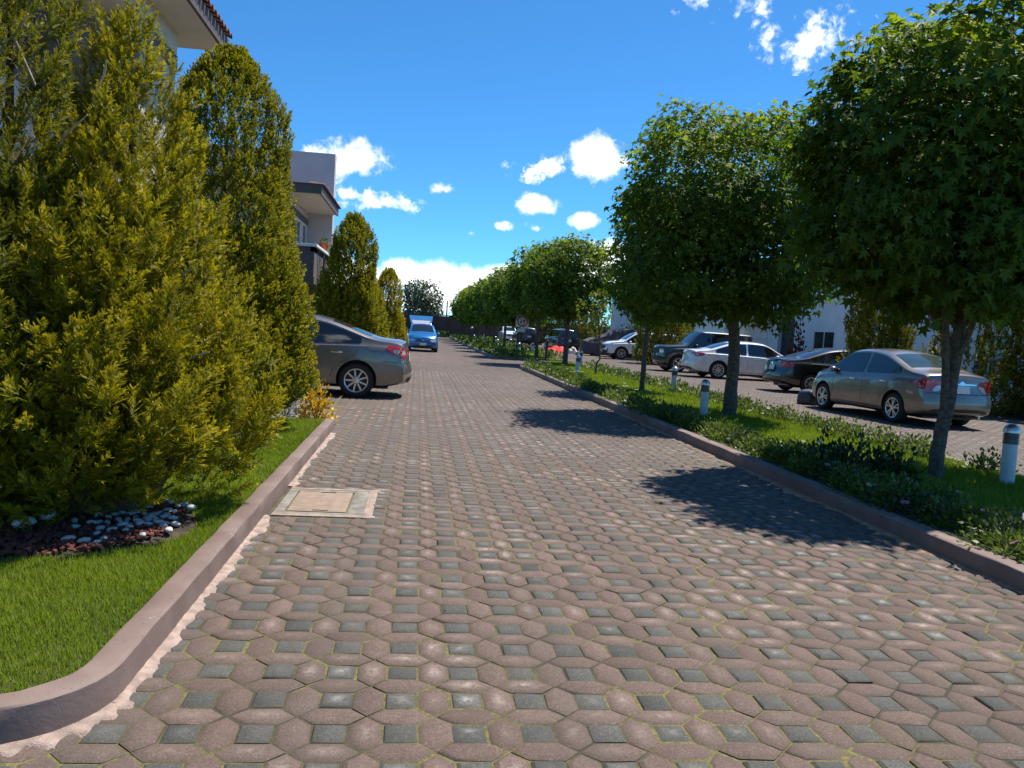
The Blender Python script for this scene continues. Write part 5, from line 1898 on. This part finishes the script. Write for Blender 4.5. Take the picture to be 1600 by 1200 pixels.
def car(name, label, cat, spec, paint_, loc, heading, group='parked cars'):
    """loc: point on the ground below the middle of the rear axle; heading: degrees of the nose from +X, counter-clockwise."""
    root = thing(name, label, cat, (loc[0], loc[1], 0), R(heading), group)
    sp = spec
    L, W, ro, wb, r = sp['L'], sp['W'], sp['ro'], sp['wb'], sp['r']
    B = Body(L, W, sp['top'], sp['belt'], sp['bottom'], sp['rear'], sp['front'], sp.get('tumble', .36), sp.get('taper', (.10, .13)), sp.get('crown', .035), sp.get('its', 2))
    me = B.build(ro)
    bm = bmesh.new(); bm.from_mesh(me)
    bvh = BVHTree.FromBMesh(bm); bm.free()
    body = link('body', me, [paint_, M['black_plastic']], root)
    # wheel housings cut through the flanks
    cut = MB()
    wy = W / 2
    for ax in (0, wb):
        for sg_ in (-1, 1):
            y0, y1 = sorted((sg_ * (wy - .30), sg_ * (wy + .2)))
            cut.lathe([(r * 1.14, y0), (r * 1.14, y1)], 36, 'y', c=(ax, 0, r + .015))
    cme = cut.mesh('cutter')
    bmc = bmesh.new(); bmc.from_mesh(cme); bmesh.ops.recalc_face_normals(bmc, faces=bmc.faces); bmc.to_mesh(cme); bmc.free()
    co = bpy.data.objects.new('cutter', cme)
    COL.objects.link(co)
    co.matrix_world = Matrix.Translation((loc[0], loc[1], 0)) @ Matrix.Rotation(R(heading), 4, 'Z')
    md = body.modifiers.new('housing', 'BOOLEAN')
    md.operation, md.object, md.solver = 'DIFFERENCE', co, 'EXACT'
    bpy.context.view_layer.update()
    dg = bpy.context.evaluated_depsgraph_get()
    nm = bpy.data.meshes.new_from_object(body.evaluated_get(dg))
    body.modifiers.clear()
    body.data = nm
    bpy.data.objects.remove(co)
    for pl in nm.polygons:
        c = pl.center
        for ax in (0, wb):
            if math.hypot(c.x - ax, c.z - r - .015) < r * 1.145 and (abs(c.y) < B.w(c.x + ro) - .012 or abs(pl.normal.y) < .6) and abs(c.y) > wy - .33:
                if not (abs(pl.normal.y) > .75 and abs(c.y) > wy - .1):
                    pl.material_index = 1
        if c.z < sp.get('black_below', .26):
            pl.material_index = 1
    nm.polygons.foreach_set('use_smooth', np.ones(len(nm.polygons), dtype=bool))
    nm.set_sharp_from_angle(angle=R(38))
    nm.name = 'body'

    def X(x):
        return x - ro

    def lay(nm_, poly, mode, mat, off=.004, parent=root, step=.07, it=2, lab=None):
        o = link(nm_, patch(bvh, poly, mode, off, step, it), mat, parent)
        o.data.name = nm_
        if lab:
            o['label'] = lab
        return o
    # side windows between the pillars
    gl = sp.get('glass', M['glass'])
    for side in 'RL':
        for xa, xb in sp['side_glass']:
            xs = np.linspace(xa, xb, 14)
            up_ = [(X(x), float(B.zt(x)) - sp.get('rail', .085)) for x in xs]
            lo = [(X(x), float(B.belt(x)) + .03) for x in xs]
            keep = [i for i in range(len(xs)) if up_[i][1] > lo[i][1] + .03]
            poly = [lo[i] for i in keep] + [up_[i] for i in keep[::-1]]
            if sp.get('chrome_line'):
                c0 = np.mean(poly, 0)
                big = [(c0[0] + (a - c0[0]) * 1.03, b + (.018 if b > c0[1] else -.018)) for a, b in poly]
                lay('window_trim', big, side, M['chrome'], .002)
            lay('side_window', poly, side, gl, .005, it=1)
    # windscreen and rear window
    xa, xb = sp['screen']
    xs = np.linspace(xa, xb, 8)

    def yh(x):
        p = B.half(float(x))
        return p[-2][0] - sp.get('pillar', .035)
    poly = [(X(x), yh(x)) for x in xs] + [(X(x), -yh(x)) for x in xs[::-1]]
    lay('windscreen', poly, 'top', sp.get('screen_glass', M['glass']), .005, it=1)
    if 'rear_screen' in sp:
        xa, xb = sp['rear_screen']
        xs = np.linspace(xa, xb, 8)
        poly = [(X(x), yh(x)) for x in xs] + [(X(x), -yh(x)) for x in xs[::-1]]
        lay('rear_window', poly, 'top', sp.get('rear_glass', gl), .005, it=1)
    for nm_, polys, mode, mat, off in sp.get('patches', ()):
        for poly in polys:
            pp = [(X(a), b) for a, b in poly] if mode in ('RL', 'R', 'L', 'top') else poly
            for mo in (('R', 'L') if mode == 'RL' else (mode,)):
                lay(nm_, pp, mo, M[mat], off, step=.06)
    # door seams and handles
    for side, sg_ in (('R', -1), ('L', 1)):
        for x in sp['seams']:
            if not isinstance(x, (int, float)):
                for (xa, za), (xb, zb2) in zip(x, x[1:]):
                    lay('door_seam', [(X(xa) - .006, za), (X(xa) + .006, za), (X(xb) + .006, zb2), (X(xb) - .006, zb2)], side, M['black_plastic'], .002, it=0, step=.09)
                continue
            zl, z0 = float(B.belt(x)) + .02, float(B.zb_(x)) + .09
            lay('door_seam', [(X(x) - .006, z0), (X(x) + .006, z0), (X(x) + .006, zl), (X(x) - .006, zl)], side, M['black_plastic'], .002, it=0, step=.09)
        x0, x1 = sp['sill']
        lay('sill_seam', [(X(x0), float(B.zb_(x0)) + .09), (X(x1), float(B.zb_(x1)) + .09), (X(x1), float(B.zb_(x1)) + .10), (X(x0), float(B.zb_(x0)) + .10)], side, M['black_plastic'], .002, it=0, step=.15)
        for x, z in sp['handles']:
            hit = bvh.ray_cast(Vector((X(x), sg_ * 4, z)), Vector((0, -sg_, 0)))[0]
            y = hit.y if hit else sg_ * wy
            mb = MB()
            mb.box(X(x) - .1, X(x) + .1, min(y, y + sg_ * .035), max(y, y + sg_ * .035), z - .014, z + .014)
            mb.build('door_handle', M['chrome' if sp.get('chrome_handles', True) else 'black_plastic'], root, bevel=.01)
        x, z = sp['mirror']
        hit = bvh.ray_cast(Vector((X(x), sg_ * 4, z)), Vector((0, -sg_, 0)))[0]
        y = hit.y if hit else sg_ * wy
        bm = bmesh.new(); bmesh.ops.create_uvsphere(bm, u_segments=14, v_segments=10, radius=1)
        for v in bm.verts:
            v.co = Vector((X(x) + v.co.x * .075, y + sg_ * (.085 + v.co.y * sg_ * .095), z + .02 + v.co.z * .065))
        mm = bpy.data.meshes.new('mirror'); bm.to_mesh(mm); bm.free()
        mm.polygons.foreach_set('use_smooth', np.ones(len(mm.polygons), dtype=bool))
        link('mirror', mm, sp.get('mirror_mat', paint_), root)
    # wheels: tyre with its rim and brake drum
    tyre, rim, disc = wheel_meshes(r, sp.get('tw', .2), sp['spokes'], sp.get('dbl', False), sp.get('rim_r'))
    for ax in (0, wb):
        for sg_ in (-1, 1):
            wv = link('wheel', tyre, None, root, (ax, sg_ * (W / 2 - .115), r))
            wv.rotation_euler = (0, random.uniform(0, 6), 0 if sg_ > 0 else math.pi)
            link('rim', rim, None, wv)
            link('brake', disc, None, wv)
    # number plates
    for mode in sp.get('plates', ('rear', 'front')):
        z = sp['plate_z'][0 if mode == 'rear' else 1]
        if z:
            lay('number_plate', [(-.17, z - .075), (.17, z - .075), (.17, z + .075), (-.17, z + .075)], mode, M['plate'], .012, it=0)
    if sp.get('badge'):
        mode, z = sp['badge']
        lay('badge', [(.055 * math.cos(a), z + .045 * math.sin(a)) for a in np.linspace(0, 6.283, 13)[:-1]], mode, M['chrome'], .012, it=0, step=.05)
    # underside and exhaust
    box_obj('underbody', M['black_plastic'], root, X(.45), X(L - .45), -W / 2 + .32, W / 2 - .32, .17, float(B.zb_(L / 2)) + .02)
    MB().tube([(X(.12), -W * .28, .25), (X(.5), -W * .28, .25)], .028, 10).build('exhaust', M['steel'], root)
    return root, B, bvh, lay, X


def sedan(L=4.63, W=1.76, H=1.49, wb=2.70, ro=1.0, r=.325, **kw):
    k, h = L / 4.6, H / 1.485
    d = dict(L=L, W=W, wb=wb, ro=ro, r=r,
             top=[(0, 1.03 * h), (.12 * k, 1.065 * h), (.55 * k, 1.085 * h), (.72 * k, 1.12 * h), (1.5 * k, 1.40 * h), (1.9 * k, 1.465 * h), (2.35 * k, 1.485 * h), (2.8 * k, 1.455 * h), (3.0 * k, 1.40 * h), (3.62 * k, 1.03 * h), (3.8 * k, .975 * h), (4.3 * k, .86 * h), (4.6 * k, .70 * h)],
             belt=[(0, .93 * h), (.7 * k, .985 * h), (1.6 * k, .965 * h), (3.5 * k, .89 * h), (4.2 * k, .78 * h), (4.6 * k, .66 * h)],
             bottom=[(0, .30), (.5, .22), (L - .6, .19), (L, .22)],
             rear=[(.2, .16), (.34, .03), (.5, 0), (.62, .015), (.72, .07), (.98, .10), (1.1, .16)], front=[(.2, .12), (.35, .01), (.5, 0), (.62, .03), (.72, .10)],
             side_glass=[(.95 * k, 2.12 * k), (2.2 * k, 3.42 * k)], screen=(2.92 * k, 3.66 * k), rear_screen=(.78 * k, 1.52 * k),
             seams=([(.98 * k, .97 * h), (1.06 * k, .80 * h), (ro + r * 1.15 + .05, .55), (ro + r * 1.2 + .12, .32)], 2.16 * k, 3.3 * k), sill=(ro + r * 1.2 + .12, 3.3 * k), handles=[(1.38 * k, .83 * h), (2.5 * k, .81 * h)], mirror=(3.30 * k, .95 * h), spokes=10, plate_z=(.78 * h, .46), badge=('rear', .90 * h))
    d.update(kw)
    return d


def suv(L=4.6, W=1.84, H=1.72, wb=2.68, ro=.95, r=.36, **kw):
    k, h = L / 4.6, H / 1.7
    d = dict(L=L, W=W, wb=wb, ro=ro, r=r,
             top=[(0, 1.60 * h), (.25 * k, 1.655 * h), (1.0 * k, 1.69 * h), (2.0 * k, 1.70 * h), (2.6 * k, 1.665 * h), (2.85 * k, 1.6 * h), (3.45 * k, 1.16 * h), (3.65 * k, 1.10 * h), (4.3 * k, 1.02 * h), (4.6 * k, .90 * h)],
             belt=[(0, 1.10 * h), (1.5 * k, 1.06 * h), (3.4 * k, 1.0 * h), (4.2 * k, .93 * h), (4.6 * k, .84 * h)],
             bottom=[(0, .38), (.5, .30), (L - .6, .28), (L, .34)],
             rear=[(.3, .10), (.45, .0), (.65, 0), (.8, .05), (1.1 * h, .08), (1.5 * h, .28), (1.7 * h, .36)], front=[(.3, .10), (.45, 0), (.75, .02), (.9, .06), (1.0, .12)],
             side_glass=[(.55 * k, 1.15 * k), (1.25 * k, 2.2 * k), (2.28 * k, 3.32 * k)], screen=(2.8 * k, 3.42 * k), rail=.10, tumble=.26,
             seams=(1.22 * k, 2.24 * k, 3.22 * k), sill=(1.2 * k, 3.3 * k), handles=[(1.5 * k, .95 * h), (2.5 * k, .93 * h)], mirror=(3.15 * k, 1.07 * h), spokes=5, dbl=True, plate_z=(.86 * h, .52), black_below=.36,
             badge=('front', .74 * h))
    d.update(kw)
    return d


# grey sedan on the left, tail out over the lane: nose to -X, its left flank faces the camera
tail = [[(.80, .965), (.52, .98), (.46, .88), (.55, .77), (.79, .78)]]
tail_m = [[(-a, b) for a, b in p] for p in tail]
sp = sedan(L=4.63, W=1.76, H=1.50, wb=2.70, ro=1.02, spokes=9, dbl=False, rim_r=.225,
           patches=[('taillight', [[(.08, .775), (.44, .835), (.52, .98), (.36, 1.0), (.10, .97)]], 'RL', 'lamp_red', .009),
                    ('taillight', tail + tail_m, 'rear', 'lamp_red', .009),
                    ('lamp_lens', [[(.13, .82), (.36, .86), (.38, .93), (.16, .92)]], 'RL', 'lamp_clear', .013),
                    ('bumper_seam', [[(.0, .66), (.55, .70), (.55, .712), (.0, .672)]], 'RL', 'black_plastic', .003),
                    ('lower_bumper', [[(-.62, .30), (.62, .30), (.55, .42), (-.55, .42)]], 'rear', 'black_plastic', .008),
                    ('trunk_strip', [[(-.45, .905), (.45, .905), (.45, .925), (-.45, .925)]], 'rear', 'chrome', .012),
                    ('headlight', [[(4.1, .66), (4.45, .62), (4.45, .74), (4.15, .78)]], 'RL', 'lamp_clear', .008)], chrome_line=False)
car('grey_sedan', 'grey sedan parked nose in at the left with its tail jutting over the lane', 'car', sp, M['paint_grey'], (-1.09, 15.86), 180)

# silver sedan, nose away along the far lane
tl = [[(.80, .955), (.54, .98), (.50, .86), (.60, .745), (.80, .76)]]
sp = sedan(L=4.45, W=1.70, H=1.51, wb=2.60, ro=1.0, r=.315, spokes=5, dbl=True, rim_r=.215, glass=M['glass'], rear_glass=M['glass_green'],
           patches=[('taillight', tl + [[(-a, b) for a, b in p] for p in tl], 'rear', 'lamp_red', .009),
                    ('taillight', [[(.1, .75), (.26, .80), (.34, .97), (.2, .985), (.1, .95)]], 'RL', 'lamp_red', .009),
                    ('lamp_lens', [[(.62, .73), (.48, .75), (.34, .86), (.52, .87)], [(-.62, .73), (-.48, .75), (-.34, .86), (-.52, .87)]], 'rear', 'lamp_clear', .012),
                    ('trunk_strip', [[(-.33, .885), (.33, .885), (.33, .915), (-.33, .915)]], 'rear', 'chrome', .014),
                    ('bumper_seam', [[(-.78, .70), (.78, .70), (.78, .712), (-.78, .712)]], 'rear', 'black_plastic', .004),
                    ('lower_bumper', [[(-.68, .29), (.68, .29), (.60, .41), (-.60, .41)]], 'rear', 'black_plastic', .008),
                    ('headlight', [[(3.95, .68), (4.28, .62), (4.28, .74), (4.0, .8)]], 'RL', 'lamp_clear', .008)])
car('silver_sedan', 'warm silver sedan parked along the far lane, rear towards the camera', 'car', sp, M['paint_silver'], (10.66, 15.50), 93.5)

# black sedan, nose to +X
tl = [[(.80, .97), (.47, .97), (.47, .80), (.80, .78)]]
sp = sedan(L=4.65, W=1.78, H=1.46, wb=2.65, ro=.98, r=.32, spokes=8, rim_r=.21,
           patches=[('taillight', tl + [[(-a, b) for a, b in p] for p in tl], 'rear', 'lamp_red', .009), ('taillight', [[(.1, .79), (.36, .80), (.42, .94), (.1, .96)]], 'RL', 'lamp_red', .009),
                    ('trunk_strip', [[(-.5, .955), (.5, .955), (.5, .975), (-.5, .975)]], 'rear', 'chrome', .012),
                    ('lower_bumper', [[(-.68, .30), (.68, .30), (.62, .40), (-.62, .40)]], 'rear', 'black_plastic', .008)], chrome_line=True)
car('black_sedan', 'black sedan parked nose in across the far lane, red square taillights', 'car', sp, M['paint_black'], (12.15, 24.3), 1)

# white sedan behind the square topped tree
tl = [[(.84, .99), (.46, 1.0), (.5, .84), (.84, .82)]]
sp = sedan(L=4.87, W=1.85, H=1.50, wb=2.74, ro=1.12, r=.335, spokes=10, rim_r=.235,
           patches=[('taillight', tl + [[(-a, b) for a, b in p] for p in tl], 'rear', 'lamp_red', .009), ('taillight', [[(.1, .82), (.50, .87), (.58, .985), (.1, 1.0)]], 'RL', 'lamp_red', .009),
                    ('lamp_lens', [[(.12, .85), (.3, .875), (.3, .92), (.12, .91)]], 'RL', 'lamp_clear', .013),
                    ('lower_bumper', [[(-.7, .30), (.7, .30), (.62, .42), (-.62, .42)]], 'rear', 'black_plastic', .008)], chrome_line=True)
car('white_sedan', 'white sedan parked nose in across the far lane behind the square topped tree', 'car', sp, M['paint_white'], (11.75, 31.0), 0)

# dark boxy off-roader, nose to -X
sp = suv(L=4.45, W=1.84, H=1.88, wb=2.65, ro=.95, r=.37, its=1,
         top=[(0, 1.78), (.2, 1.84), (2.4, 1.88), (2.65, 1.84), (3.15, 1.27), (3.3, 1.2), (4.25, 1.14), (4.4, 1.10), (4.45, 1.0)],
         belt=[(0, 1.16), (3.2, 1.10), (4.45, .98)], tumble=.18,
         side_glass=[(.3, 1.15), (1.25, 2.1), (2.2, 2.95)], screen=(2.62, 3.12), seams=(1.2, 2.15, 3.0), mirror=(2.85, 1.2), handles=[(1.4, 1.0), (2.35, .98)], sill=(1.2, 3.0), spokes=5, dbl=False, badge=None,
         rear=[(.3, .1), (.5, 0), (.8, .03), (1.88, .16)], front=[(.3, .06), (.5, 0), (.7, .02), (1.1, .04)], chrome_handles=False,
         patches=[('grille', [[(-.42, .78), (.42, .78), (.42, 1.03), (-.42, 1.03)]], 'front', 'black_plastic', .01),
                  ('headlight', [[(.72, .82), (.48, .82), (.48, 1.0), (.72, 1.0)], [(-.72, .82), (-.48, .82), (-.48, 1.0), (-.72, 1.0)]], 'front', 'lamp_clear', .012),
                  ('bumper', [[(-.82, .48), (.82, .48), (.82, .68), (-.82, .68)]], 'front', 'black_plastic', .05),
                  ('wing_flare', [[(3.0, .55), (3.15, .78), (3.42, .90), (3.75, .90), (4.05, .78), (4.2, .55), (4.27, .6), (4.1, .86), (3.8, .97), (3.4, .97), (3.1, .86), (2.93, .6)]], 'RL', 'black_plastic', .02)])
car('dark_off_roader', 'dark boxy off-roader facing the lane behind the white sedan', 'car', sp, M['paint_green'], (14.1, 34.95), 180)

# white crossover, nose to -X
sp = suv(L=4.88, W=1.92, H=1.73, wb=2.79, ro=1.06, r=.38,
         patches=[('grille', [[(-.5, .60), (.5, .60), (.62, .84), (-.62, .84)]], 'front', 'black_plastic', .01),
                  ('headlight', [[(.86, .84), (.55, .80), (.50, .90), (.84, .98)], [(-.86, .84), (-.55, .80), (-.50, .90), (-.84, .98)]], 'front', 'lamp_clear', .012),
                  ('headlight', [[(4.35, .90), (4.78, .82), (4.75, .92), (4.4, 1.0)]], 'RL', 'lamp_clear', .01),
                  ('bumper', [[(-.8, .36), (.8, .36), (.74, .56), (-.74, .56)]], 'front', 'black_plastic', .01),
                  ('foglight', [[(.8, .5), (.7, .48), (.72, .66), (.8, .7)], [(-.8, .5), (-.7, .48), (-.72, .66), (-.8, .7)]], 'front', 'black_plastic', .012)])
car('white_crossover', 'white crossover showing only its front between cypress and covered car', 'car', sp, M['paint_cleanwhite'], (15.1, 48.3), 180)

# dark crossover along the lane, rear towards us
sp = suv(L=4.55, W=1.84, H=1.68, wb=2.7, ro=.92, r=.36, tumble=.34,
         patches=[('rear_window', [[(-.60, 1.10), (.60, 1.10), (.50, 1.48), (-.50, 1.48)]], 'rear', 'glass', .008),
                  ('taillight', [[(.88, .98), (.52, .98), (.50, 1.06), (.88, 1.09)], [(-.88, .98), (-.52, .98), (-.50, 1.06), (-.88, 1.09)]], 'rear', 'lamp_red', .01),
                  ('lower_bumper', [[(-.78, .38), (.78, .38), (.74, .58), (-.74, .58)]], 'rear', 'black_plastic', .01)])
car('dark_crossover', 'dark slate crossover parked along the far lane next to the red cloth', 'car', sp, M['paint_dark'], (11.0, 58.9), 95)
sp = dict(sp); sp['H'] = 1.75
car('bronze_crossover', 'dark bronze crossover partly hidden behind the traffic sign post', 'car', sp, M['paint_bronze'], (10.3, 75.0), 94)
sp = suv(L=4.6, W=1.8, H=1.7, patches=[('grille', [[(-.5, .66), (.5, .66), (.5, .84), (-.5, .84)]], 'front', 'black_plastic', .01),
                                       ('headlight', [[(.8, .82), (.55, .80), (.55, .92), (.8, .95)], [(-.8, .82), (-.55, .80), (-.55, .92), (-.8, .95)]], 'front', 'lamp_clear', .012)])
car('white_far_car', 'small white car facing the camera, farthest in the parked row', 'car', sp, M['paint_cleanwhite'], (9.9, 89.8), 272)

# blue hatchback coming towards us with its tailgate up
sp = suv(L=3.85, W=1.62, H=1.42, wb=2.44, ro=.66, r=.29, its=2, tumble=.34, rail=.085,
         top=[(0, 1.30), (.3, 1.375), (1.2, 1.42), (1.9, 1.415), (2.15, 1.36), (2.75, .99), (2.9, .95), (3.5, .86), (3.85, .70)],
         belt=[(0, .92), (2.7, .86), (3.4, .78), (3.85, .64)], bottom=[(0, .26), (.5, .20), (3.3, .18), (3.85, .2)],
         rear=[(.2, .1), (.4, 0), (.6, .02), (.9, .08), (1.4, .3)], front=[(.2, .08), (.35, 0), (.5, 0), (.62, .05), (.72, .1)],
         side_glass=[(.45, 1.25), (1.33, 2.6)], screen=(2.08, 2.74), seams=(1.28, 2.45), sill=(1.2, 2.5), handles=[(1.42, .8)], mirror=(2.42, .93), spokes=6, dbl=False, plate_z=(.7, .40), plates=('front',), black_below=.22,
         badge=('front', .60),
         patches=[('grille', [[(-.30, .54), (.30, .54), (.34, .63), (-.34, .63)]], 'front', 'black_plastic', .01),
                  ('headlight', [[(.70, .52), (.40, .52), (.38, .65), (.66, .68)], [(-.70, .52), (-.40, .52), (-.38, .65), (-.66, .68)]], 'front', 'lamp_clear', .012),
                  ('lower_grille', [[(-.55, .24), (.55, .24), (.5, .34), (-.5, .34)]], 'front', 'black_plastic', .012)])
root, B, bvh, lay, X = car('blue_hatchback', 'bright blue hatchback facing the camera in the lane with its tailgate raised', 'car', sp, M['paint_blue'], (.18, 44.35), 272)
hx, hz = X(.18), 1.36
tg = MB()
e = Vector((-.86, 0, .50)); nrm = Vector((.50, 0, .86)).normalized() * .03


def tg_pt(f, y):
    return Vector((hx, y, hz)) + e * f


for f0, f1, ya0, ya1, yb0, yb1 in ((0, .10, -.52, .52, -.53, .53), (.52, 1.0, -.62, .62, -.66, .66), (.10, .52, -.53, -.45, -.62, -.53), (.10, .52, .45, .53, .53, .62)):
    V = [tg_pt(f0, ya0), tg_pt(f0, ya1), tg_pt(f1, yb1), tg_pt(f1, yb0)]
    V = V + [v + nrm for v in V]
    tg.add(V, [(3, 2, 1, 0), (4, 5, 6, 7), (0, 1, 5, 4), (1, 2, 6, 5), (2, 3, 7, 6), (3, 0, 4, 7)])
gate_o = tg.build('tailgate', M['paint_blue'], root)
V = [tg_pt(.11, -.45), tg_pt(.11, .45), tg_pt(.51, .53), tg_pt(.51, -.53)]
MB().add([v + nrm * .3 for v in V] + [v + nrm * .55 for v in V], [(3, 2, 1, 0), (4, 5, 6, 7), (0, 1, 5, 4), (1, 2, 6, 5), (2, 3, 7, 6), (3, 0, 4, 7)]).build('pane', M['lamp_clear'], gate_o)
for sg_ in (-1, 1):
    MB().tube([(hx + .12, sg_ * .56, 1.12), tg_pt(.45, sg_ * .56)], .012, 6).build('gas_strut', M['steel'], root)

# the covered car: one cloth over the whole vehicle, nose to -X
cv = thing('covered_car', 'car hidden under a dark grey fitted cover beside the white crossover', 'car', (14.6, 52.9, 0), math.pi, 'parked cars')
B = Body(4.7, 1.9, [(0, 1.45), (.4, 1.75), (1.6, 1.93), (2.3, 1.88), (3.2, 1.42), (4.2, 1.12), (4.7, .95)], [(0, 1.05), (2.5, 1.05), (4.7, .86)], [(0, .10), (4.7, .10)],
         [(.1, 0), (.6, .02), (1.2, .1), (1.9, .3)], [(.1, 0), (.5, 0), (.9, .08)], .30, (.10, .13))
me = B.build(1.0)
for v in me.vertices:
    c = v.co
    k = .012 * math.sin(c.x * 13 + c.z * 5) + .010 * math.sin(c.x * 5 - c.z * 11 + c.y * 3)
    v.co += Vector((0, math.copysign(k, c.y) if abs(c.y) > .3 else 0, k if abs(c.y) < .6 and c.z > .8 else 0))
me.polygons.foreach_set('use_smooth', np.ones(len(me.polygons), dtype=bool))
link('cover', me, M['cover_cloth'], cv)
tyre, rim, disc = wheel_meshes(.36, .2, 5)
for ax in (0, 2.7):
    for sg_ in (-1, 1):
        wv = link('wheel', tyre, None, cv, (ax, sg_ * .80, .36))
        link('rim', rim, None, wv)
